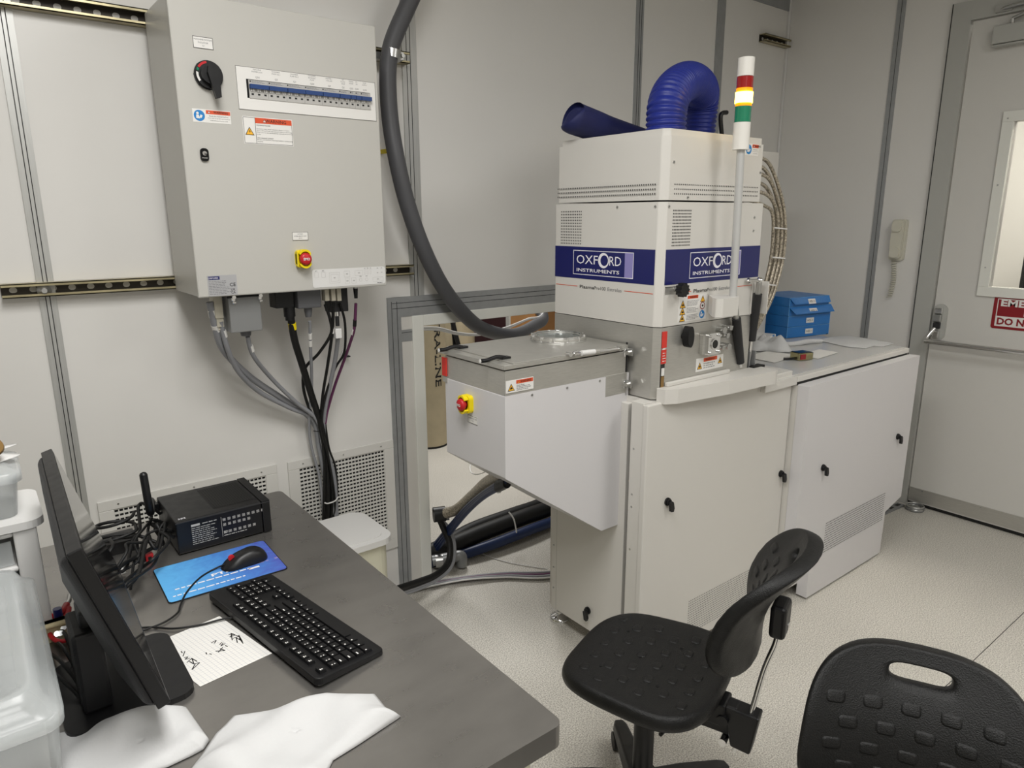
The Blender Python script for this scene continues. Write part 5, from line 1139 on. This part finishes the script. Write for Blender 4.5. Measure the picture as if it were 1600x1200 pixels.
def tub(nm, label, x0, x1, y0, y1, z0, z1, lidh, rib=True):
    t = thing(nm, label, 'container', ((x0+x1)/2, (y0+y1)/2, z0)); cx, cy = (x0+x1)/2, (y0+y1)/2; W, D = x1-x0, y1-y0
    mb = MB(); n = 0
    P0 = rr(cx, cy, W-.03, D-.03, .02, 4); P1 = rr(cx, cy, W-.008, D-.008, .025, 4); n = len(P0); th = .0018
    V = [(a, b, z0) for a, b in P0]+[(a, b, z1-lidh) for a, b in P1]
    mb.add(V, [(i, (i+1) % n, n+(i+1) % n, n+i) for i in range(n)]+[tuple(reversed(range(n)))], CPLAS, True); o = mb.build('tub_body', t); s_ = o.modifiers.new('thick', 'SOLIDIFY'); s_.thickness = th; s_.offset = -1
    mb = MB(); L = [(W+.004, .026, z1-lidh-.014), (W+.006, .026, z1-lidh+.004), (W-.006, .026, z1-lidh+.008), (W-.03, .03, z1-lidh*.4), (W-.045, .03, z1), (W-.07, .03, z1), (W-.085, .03, z1-.006)]
    V = []
    for (w_, r_, z) in L: V += [(a, b, z) for a, b in rr(cx, cy, w_, D-(W-w_), r_, 4)]
    K = len(L); mb.add(V, [(j*n+i, j*n+(i+1) % n, (j+1)*n+(i+1) % n, (j+1)*n+i) for j in range(K-1) for i in range(n)]+[tuple(range((K-1)*n, K*n))], CPLAS, True)
    o = mb.build('lid', t); s_ = o.modifiers.new('thick', 'SOLIDIFY'); s_.thickness = th; s_.offset = -1
    return t
tub('clear_container', 'large frosted clear storage container at the lower left corner of the bench', -.36, .022, 1.03, 1.52, BZ, .975, .04)
tub('clear_container', 'smaller clear container standing on the white drawer unit', -.33, .035, 1.62, 1.80, dz1+.017, 1.13, .02)
c = crumple('draped_bag', 'white plastic bag slumped on top of the smaller clear container', 'bag', (-.16, 1.71, 1.131), .36, .16, .03, WPLAS, 21)
mb = MB(); mb.lathe((-.012, 1.66, 1.165), (.2, -.5, .8), [(.028, 0), (.030, .003), (.028, .007)], BRASS, 24); one(mb, 'bronze_coin', 'round tan disc resting on the white bag at the left edge', 'disc')
mb = MB(); a = atZ(60, 947, .80); b = atZ(103, 927, .80); mb.box((-.06, 1.555, BZ), (.085, 1.575, BZ+.042), CREAMW); mb.box((-.06, 1.575, BZ), (.085, 1.595, BZ+.004), CREAMW); mb.box((-.06, 1.545, BZ+.036), (.085, 1.575, BZ+.042), CREAMW); one(mb, 'cream_tray', 'cream plastic tray edge between container and monitor', 'tray', bevel=.002)
a = atZ(64, 931, .81); mb = MB(); mb.lathe((.055, 1.585, BZ+.004), (0, 0, 1), [(.008, 0), (.009, .01), (.008, .052)], NAVY, 10); one(mb, 'small_bottle', 'small dark blue bottle standing in the cream tray', 'bottle')
t = thing('pliers', 'red handled pliers behind the monitor near the cream tray', 'pliers', (.08, 1.62, BZ))
mb = MB(); mb.tube([atZ(*p) for p in ((70, 965, .79), (88, 962, .795), (98, 955, .80), (104, 945, .80))], .007, RED, 8); mb.tube([atZ(*p) for p in ((76, 972, .785), (92, 972, .79), (104, 962, .795), (107, 950, .80))], .006, RED, 8); mb.build('handle', t)
mb = MB(); mb.tube([atZ(*p) for p in ((104, 945, .80), (108, 938, .80), (109, 930, .80))], .005, SATIN, 8); mb.build('jaw', t)
mb = MB(); mb.tube([atZ(95+18*math.cos(a), 985+17*math.sin(a), .79) for a in [i*.4 for i in range(17)]], .0045, RED, 8, 3); one(mb, 'red_loop', 'dark red rubber loop lying on tools behind the monitor', 'loop')
G = 'bright sockets and bits behind the monitor'
for i in range(9):
    a = atZ(84+5*i, 984+9*math.sin(i*1.1), .785); mb = MB(); mb.cyl(a, a+Vector((.0, -.018, .012)), .0055, CHROME, 10); one(mb, 'socket_bit', 'small chrome bit in the row behind the monitor', 'tool bit', G)
for i in range(4):
    mb = MB(); y = 1.36+.05*i; mb.tube([(.02+.01*i, y+.09, BZ+.006), (.035+.008*i, y, BZ+.03), (.06, y-.08, BZ+.01), (.03, y-.12, BZ+.006)], .0035, RUB, 8); one(mb, 'lead', 'black lead on the bench under the monitor back, %s from the wall' % ('nearest', 'second', 'third', 'fourth')[i], 'cable', 'leads behind the monitor')

# ================================================================ CHAIRS
def panel(out, slot, bend, thick, m, rnd=.012, rings=9):
    """soft edged pad: outer contour list(x,y), optional slot contour, bend(x,y)->z"""
    N = len(out); mb = MB(); V = []
    if slot is None:
        cx = sum(p[0] for p in out)/N; cy = sum(p[1] for p in out)/N; inner = [(cx+(p[0]-cx)*.02, cy+(p[1]-cy)*.02) for p in out]
    else: inner = slot
    def L(t, z, ro=0, ri=0):
        for (a, b), (c, d) in zip(out, inner):
            x, y = c+(a-c)*t, d+(b-d)*t; ll = math.hypot(a-c, b-d) or 1
            V.append((x, y, bend(x, y)+z))
    cnt = 0
    prof = []
    ts = [i/rings for i in range(rings+1)]
    lo = .06
    for t in ts: prof.append((lo+(1-lo-.07)*t if slot else t*.93, thick/2))
    if slot: prof = [(0.0, thick/2-rnd*.5), (.02, thick/2-rnd*.15)]+prof
    prof += [(.96, thick/2-rnd*.12), (.985, thick/2-rnd*.45), (1, thick/2-rnd), (1, -thick/2+rnd), (.985, -thick/2+rnd*.45), (.96, -thick/2+rnd*.12)]
    back = [(lo+(1-lo-.07)*t if slot else t*.93, -thick/2) for t in reversed(ts)]
    prof += back
    if slot: prof += [(.02, -thick/2+rnd*.15), (0, -thick/2+rnd*.5)]
    for t, z in prof: L(t, z)
    K = len(prof)
    F = [(j*N+i, (j+1)*N+i, (j+1)*N+(i+1) % N, j*N+(i+1) % N) for j in range(K-1) for i in range(N)]
    if slot: F += [((K-1)*N+i, i, (i+1) % N, (K-1)*N+(i+1) % N) for i in range(N)]
    else: F += [tuple(range(N)), tuple(range((K-1)*N, K*N))[::-1]]
    mb.add(V, F, m, True); return mb
def bump(mb, x, y, w_, h_, z, bend, m, thick, sgn=1, rise=.0035):
    V = []
    for s_, r_ in ((1, -.001), (.86, rise*.75), (.66, rise)): V += [(a, b, bend(a, b)+sgn*(thick/2+r_)) for a, b in rr(x, y, w_*s_, h_*s_, min(w_, h_)*.32*s_, 3)]
    n = 16; F = [(j*n+i, j*n+(i+1) % n, (j+1)*n+(i+1) % n, (j+1)*n+i) for j in range(2) for i in range(n)]+[tuple(range(2*n, 3*n))]
    if sgn < 0: F = [tuple(reversed(f)) for f in F]
    mb.add(V, F, m, True)
SEATZ, BACKZ, BACKY = .495, .75, -.285
def make_chair(label, loc, rotz):
    c = thing('swivel_chair', label, 'chair', loc, rotz, 'black moulded swivel chairs')
    # seat outline
    N = 64; out = []
    for i in range(N):
        a = 2*math.pi*i/N; ca, sa = math.cos(a), math.sin(a); e = .62
        x = math.copysign(abs(ca)**e, ca); y = math.copysign(abs(sa)**e, sa)
        out.append((x*(.205-.018*y), y*.200))
    bend = lambda x, y: .010*((x/.2)**2)*1.0-.016*max(0, (y-.08)/.12)**2+.012*max(0, (-y-.1)/.1)
    mb = panel(out, None, bend, .045, PUR, .018)
    for r in range(6):
        for k in range(5):
            x = -.125+k*.0625+(.015 if r % 2 else -.012); y = -.135+r*.052
            if abs(x) < .15: bump(mb, x, y, .030, .026, 0, bend, PUR, .045, 1, .0022)
    V0 = [Vector((v.x, v.y, v.z+SEATZ-.0225)) for v in mb.V]; mb.V = V0
    for x, y in ((-.09, .09), (.09, .09), (0, .02), (-.09, -.06), (.09, -.06), (.06, -.13)): mb.cyl((x, y, SEATZ-.01), (x, y, SEATZ+.0012+bend(x, y)), .0042, VOID, 10)
    mb.build('seat', c, local=True, label='black moulded seat pad')
    # backrest, built in x (width), y (up) then stood up
    out = []
    for i in range(N):
        a = 2*math.pi*i/N; ca, sa = math.cos(a), math.sin(a); e = .62
        x = math.copysign(abs(ca)**e, ca); y = math.copysign(abs(sa)**e, sa)
        out.append((x*(.190-.012*y), y*.160))
    slot = []
    sx_, sy_ = 0, .115
    for i in range(N):
        a = 2*math.pi*i/N; ca, sa = math.cos(a), math.sin(a)
        slot.append((sx_+math.copysign(abs(ca)**.45, ca)*.052, sy_+math.copysign(abs(sa)**.75, sa)*.0155))
    bendb = lambda x, y: .050*(x/.19)**2+.018*math.cos((y+.05)/.2*math.pi*.9)-.03*max(0, (y-.02)/.14)**1.5
    mb = panel(out, slot, bendb, .034, PUR, .015)
    for r in range(5):
        for k in range(5):
            x = -.125+k*.0625+(.012 if r % 2 else -.012); y = .060-r*.040
            if (x/.17)**2+(y/.15)**2 < .85: bump(mb, x, y, .034, .022, 0, bendb, PUR, .034, 1, .003)
    tl = R_(-12)
    mb.V = [Vector((-v.x, BACKY+v.z*math.cos(tl)+v.y*math.sin(tl), BACKZ+v.y*math.cos(tl)-v.z*math.sin(tl))) for v in mb.V]
    mb.build('backrest', c, local=True, label='black moulded backrest with a hand slot')
    mb = MB(); yb = BACKY-.025
    mb.box((-.032, yb-.016, BACKZ-.075), (.038, yb+.020, BACKZ+.005), BLK); mb.cyl((.003, yb-.018, BACKZ-.05), (.003, yb-.01, BACKZ-.05), .008, CHROME, 12); mb.build('backrest_bracket', c, bevel=.010, seg=3, local=True)
    mb = MB()
    for dx in (-.007, .009): mb.tube([(dx, -.308, .705), (dx, -.305, .655), (dx, -.285, .575), (dx, -.262, .44), (dx, -.232, .33)], .0065, CHROME, 12, 8)
    mb.build('back_rod', c, local=True, label='bent chrome back rod')
    mb = MB(); mb.add([(-.022, -.225, .35), (.026, -.225, .35), (.026, -.272, .345), (-.022, -.272, .345), (-.022, -.20, .455), (.026, -.20, .455), (.026, -.287, .45), (-.022, -.287, .45)], [(0, 1, 2, 3), (7, 6, 5, 4), (0, 4, 5, 1), (1, 5, 6, 2), (2, 6, 7, 3), (3, 7, 4, 0)], BLK)
    mb.box((-.018, -.235, .375), (.022, -.10, .455), BLK); mb.box((-.05, -.16, SEATZ-.068), (.05, .08, SEATZ-.03), BLK); mb.box((-.03, -.21, .40), (.034, -.12, SEATZ-.035), BLK)
    mech = mb.build('tilt_mechanism', c, bevel=.005, local=True)
    mb = MB(); mb.cyl((-.034, -.205, .42), (.036, -.205, .42), .014, BLK, 16); mb.cyl((-.038, -.21, .365), (.036, -.21, .365), .010, CHROME, 14); mb.tube([(-.045, -.12, SEATZ-.06), (-.10, -.11, SEATZ-.065), (-.17, -.10, SEATZ-.06)], .005, BLK, 8); mb.build('adjust_knob', mech, local=True)
    mb = MB(); mb.cyl((0, 0, .11), (0, 0, SEATZ-.07), .027, BLK, 24); mb.cyl((0, 0, .09), (0, 0, .16), .036, BLK, 24); mb.build('gas_column', c, local=True)
    for i in range(5):
        a = 2*math.pi*i/5+.62; d = Vector((math.cos(a), math.sin(a), 0)); mb = MB(); e = d*.27
        n_ = Vector((-d.y, d.x, 0)); V = []
        for (s_, w_, z0, z1) in ((.02, .034, .085, .135), (.14, .030, .078, .118), (.26, .024, .066, .092), (.285, .016, .064, .086)):
            p = d*s_; V += [p-n_*w_+Vector((0, 0, z0)), p+n_*w_+Vector((0, 0, z0)), p+n_*w_*.8+Vector((0, 0, z1)), p-n_*w_*.8+Vector((0, 0, z1))]
        mb.add(V, [(4*j+i_, 4*j+(i_+1) % 4, 4*j+4+(i_+1) % 4, 4*j+4+i_) for j in range(3) for i_ in range(4)]+[(3, 2, 1, 0), (12, 13, 14, 15)], BLK); arm = mb.build('base_arm', c, bevel=.006, seg=3, local=True)
        mb = MB(); p = d*.262
        for s_ in (-1, 1): mb.cyl(p+n_*.008*s_+Vector((0, 0, .027)), p+n_*.022*s_+Vector((0, 0, .027)), .027, RUB, 20)
        mb.cyl(p+Vector((0, 0, .03)), p+Vector((0, 0, .07)), .006, SATIN, 8); mb.box((p.x-.012, p.y-.012, .045), (p.x+.012, p.y+.012, .062), BLK); mb.build('caster', arm, local=True)
    return c
ch1 = make_chair('black moulded swivel chair in front of the machine, its backrest seen edge-on', (1.245, 1.03, 0), R_(20))
ch2 = copy_tree(ch1); ch2.location = (1.0, .282, 0); ch2.rotation_euler = (0, 0, R_(116)); ch2['label'] = 'black moulded swivel chair at the lower right corner, only its backrest in view'
for o in bpy.data.objects:
    if o.parent == ch2 and o.name.split('.')[0] in ('seat', 'backrest', 'backrest_bracket', 'back_rod', 'tilt_mechanism'): o.location.z -= .088
    if o.parent == ch2 and o.name.startswith('gas_column'): o.scale.z = .78

# ================================================================ BEHIND THE OPENING AND ON THE FLOOR
rb = atZ(672, 697, 0)
t = thing('cardboard_roll', 'tan cardboard column roll with black printing behind the opening', 'roll', (rb.x, rb.y, 0))
rr_ = .135; cx, cy = rb.x+.03, rb.y+.055
mb = MB(); mb.lathe((cx, cy, 0), (0, 0, 1), [(rr_, .012), (rr_, 1.75)], TUBE, 40); mb.build('tube', t); mb = MB(); mb.lathe((cx, cy, 0), (0, 0, 1), [(rr_+.002, 0), (rr_+.002, .014)], RUB, 40); mb.build('end_rim', t)
va = Vector((-cx, -cy, 0)).normalized(); ang0 = math.atan2(va.y, va.x)
mb = MB(); V, Fc, (tw, th) = text_geo('XTRA-LINE', .02)
zt = atY(672, 500, cy-rr_).z; zb = atY(690, 605, cy-rr_).z; Hh = (zt-zb)*1.17; off = .60
V2 = []
for v in V:
    hpos = -v.x*(Hh/tw); across = v.y*(.050/th)
    a = ang0+off+across/rr_; V2.append((cx+math.cos(a)*(rr_+.0015), cy+math.sin(a)*(rr_+.0015), (zt+zb)/2+.05+hpos))
mb.add(V2, Fc, INK); mb.build('lettering', t)
a = atY(717, 600, 4.6); mb = MB(); mb.lathe((a.x+.05, 4.7, 0), (0, 0, 1), [(.15, 0), (.15, 1.9)], TUBE, 36); one(mb, 'cardboard_roll', 'second tan cardboard roll standing farther behind the opening', 'roll')
a = atY(712, 520, 4.52); mb = MB(); f = front((a.x, 4.53, a.z)); mb.ngon(f, [(-.04, .10), (.01, .10), (.0, -.08), (.03, -.14), (-.02, -.13)], 0, INK); mb.tube([(a.x-.03, 4.52, a.z+.1), (a.x+.02, 4.5, a.z-.14)], .02, BLK, 6, 1); one(mb, 'black_strap', 'black strap hanging on the farther cardboard roll', 'strap')
a = atY(735, 520, 5.2); b = atY(796, 490, 5.2); mb = MB(); mb.box((a.x-.3, 5.2, .2), (b.x, 5.4, b.z+.3), MAROON); one(mb, 'maroon_board', 'dark maroon board leaning in the room behind the opening', 'board')
a = atY(798, 510, 5.15); mb = MB(); mb.box((a.x-.02, 5.15, 0), (a.x+.02, 5.2, 1.9), FRAMEW); one(mb, 'white_post', 'thin white post between maroon board and cartons', 'post')
a = atY(806, 520, 5.1); b = atY(832, 490, 5.1); mb = MB(); mb.box((a.x, 5.1, .3), (b.x+.1, 5.5, b.z+.25), mat('dull_carton', '8d7358', .8, noise=.1)); mb.quad(front((a.x, 5.1, b.z-.08)), .0, -.1, .07, .12, .002, INK); one(mb, 'carton', 'dull brown carton with black print behind the opening', 'box')
a = atY(836, 515, 4.0); b = atY(866, 488, 4.0); mb = MB(); mb.box((a.x, 4.0, .0), (b.x+.2, 4.3, b.z+.02), CARD)
mb.add([(a.x, 4.0, b.z+.02), (b.x+.2, 4.0, b.z+.02), (b.x+.2, 3.9, b.z+.07), (a.x+.02, 3.9, b.z+.07)], [(0, 1, 2, 3)], CARD); one(mb, 'carton', 'open brown cardboard carton behind the opening beside the machine', 'box')
for i in range(2):
    P = [atY(681, 512+i*3, 2.75), atY(715, 520+i*2, 2.8), atY(750, 522+i, 2.85), atY(790, 512+i*2, 2.9), atY(825, 498+i, 2.95), atY(850, 488+i*2, 3.0), (2.75, 3.05, 1.3)]
    mb = MB(); mb.tube([Vector((1.52, 2.70, P[0].z+.02))]+P, .0055, WPLAS, 8, 6); one(mb, 'white_tube', '%s thin white tube sagging behind the opening top' % ('upper of two', 'lower of two')[i], 'tube', 'thin white tubes')
# services under the load lock
H0 = atY(688, 803, 2.50); P = [H0, atY(712, 797, 2.42), atY(738, 775, 2.25), atY(760, 755, 2.05), atY(785, 742, 1.85), atY(800, 735, 1.78)]
mb = MB(); mb.tube(P, .024, BRAID, 14, 6); mb.cyl(H0-Vector((.03, -.01, 0)), H0+Vector((.02, -.01, 0)), .034, BLK, 16); mb.cyl(H0+Vector((.02, -.01, 0)), H0+Vector((.035, -.02, .0)), .030, SATIN, 16)
one(mb, 'braided_pump_hose', 'wide steel-braided hose running from the opening up to the load lock', 'hose')
for i in range(3):
    P = [atY(680, 850+i*6, 2.60), atY(705, 820+i*5, 2.45), atY(730, 792+i*4, 2.25), atY(755, 771+i*3, 2.02), atY(778, 757+i*3, 1.82), atY(792, 752+i*2, 1.74)]
    mb = MB(); mb.tube(P, .0105, BLUEH, 10, 6); mb.cyl(P[-2], P[-1], .015, BLK, 12); mb.cyl(P[-2]-Vector((.004, 0, 0)), P[-2]+Vector((.006, -.004, 0)), .0165, SATIN, 12); one(mb, 'blue_hose', 'dark blue hose rising to the load lock, %s of three' % ('upper', 'middle', 'lower')[i], 'hose', 'blue hoses under the load lock')
q = atY(788, 748, 1.72); mb = MB();
mb = MB()
for i in range(3): pass
BB = 'thick black insulated pipes on the floor'
for i, (dy, z, r) in enumerate(((0, .075, .042), (.09, .06, .036), (-.07, .035, .026))):
    P = [(1.53, 2.62+dy*.3, z-.01), (1.66, 2.60+dy*.6, z), (1.85, 2.60+dy, z+.012), (2.1, 2.60+dy, z+.02), (2.35, 2.63+dy, z+.01), (2.7, 2.66+dy, z+.05)]
    P = [(a, b, max(c, r+.001)) for a, b, c in P]
    mb = MB(); mb.tube(P, r, RUB if i < 2 else BLUEH, 14, 6, ); one(mb, 'insulated_pipe', ('thick black insulated pipe along the floor, topmost of the bundle', 'black insulated pipe at the rear of the floor bundle', 'dark blue pipe at the front of the floor bundle')[i], 'pipe', BB)
mb = MB(); mb.tube([atY(795, 800, 2.5), atY(803, 812, 2.48), atY(807, 832, 2.48)], .004, WPLAS, 6); one(mb, 'cable_tie', 'white tie round the black floor pipes', 'cable tie')
# floor cables into the machine
fa = atZ(612, 918, .015)
for i in range(4):
    P = [atZ(600, 925+i*3, .015), atZ(640, 917+i*2.5, .015), atZ(680, 910+i*1.5, .014), atZ(730, 902+i*1.2, .012+.003*i), atZ(790, 896+i*2, .014), atZ(862, 894+i*2.6, .014), (2.2, 2.1+.01*i, .014)]
    mb = MB(); mb.tube(P, (.008, .007, .0075, .004)[i], (GREYC, PURP, GREYC, WPLAS)[i], 8, 6); one(mb, 'floor_cable', ('grey cable at the rear of the floor run into the machine', 'purple cable in the floor run into the machine', 'grey cable at the front of the floor run', 'thin white cable at the front of the floor run')[i], 'cable', 'cables along the floor into the machine')
for i in range(4):
    o = i*4
    P = [atY(679+i, 795+o, 2.51), atY(692+o*.8, 825, 2.49), atY(702+o*.7, 850+o*.3, 2.46), atY(700+o*.5, 878+o*.5, 2.42), atY(682+o*.3, 897+o*.6, 2.38), atY(655, 908+o, 2.34), atY(620, 920+o, 2.29), atY(585, 935+o, 2.2)]
    P = [Vector((p.x, p.y, max(p.z, .02))) for p in P]
    mb = MB(); mb.tube(P, (.013, .010, .008, .008)[i], (RUB, RUB, GREYC, GREYC)[i], 8, 6); one(mb, 'service_cable', ('thick black cable curving down out of the opening edge', 'black cable second in the curve at the opening edge', 'grey cable third in the curve at the opening edge', 'outermost grey cable in the curve at the opening edge')[i], 'cable', 'cables curving from the opening to the floor')
q = atZ(715, 880, .03); mb = MB(); mb.tube([q+Vector((-.10, .06, .02)), q+Vector((-.02, .02, .028)), q+Vector((.02, 0, .03)), q+Vector((.022, 0, -.02))], .026, ALUBOX, 16, 6); mb.cyl(q+Vector((-.09, .05, .02)), q+Vector((-.06, .035, .02)), .032, SATIN, 14); one(mb, 'pipe_elbow', 'grey pipe elbow on the floor just inside the opening', 'pipe fitting')
mb = MB(); mb.tube([atZ(731, 852, .03), atZ(760, 868, .006), atZ(800, 880, .004), atZ(855, 889, .004)], .0022, WPLAS, 6); one(mb, 'thin_tube', 'thin clear tube lying on the floor in front of the black pipes', 'tube')
mb = MB(); mb.tube([atY(735, 726, 2.3), atY(736, 738, 2.25), atY(748, 741, 2.2), atY(768, 733, 2.05), atY(790, 728, 1.9)], .0018, SATIN, 6); one(mb, 'wire_loop', 'thin wire loop hanging below the load lock', 'wire')
# floor sheet joint
P = [atZ(1600, 957, .0008), atZ(1495, 1057, .0008), atZ(1440, 1105, .0008)]
mb = MB(); mb.tube([P[0]+(P[0]-P[1]), P[0], P[1], P[2]], .0012, GROOVE, 4, 1); o = mb.build('trim_13'); o['kind'] = 'structure'
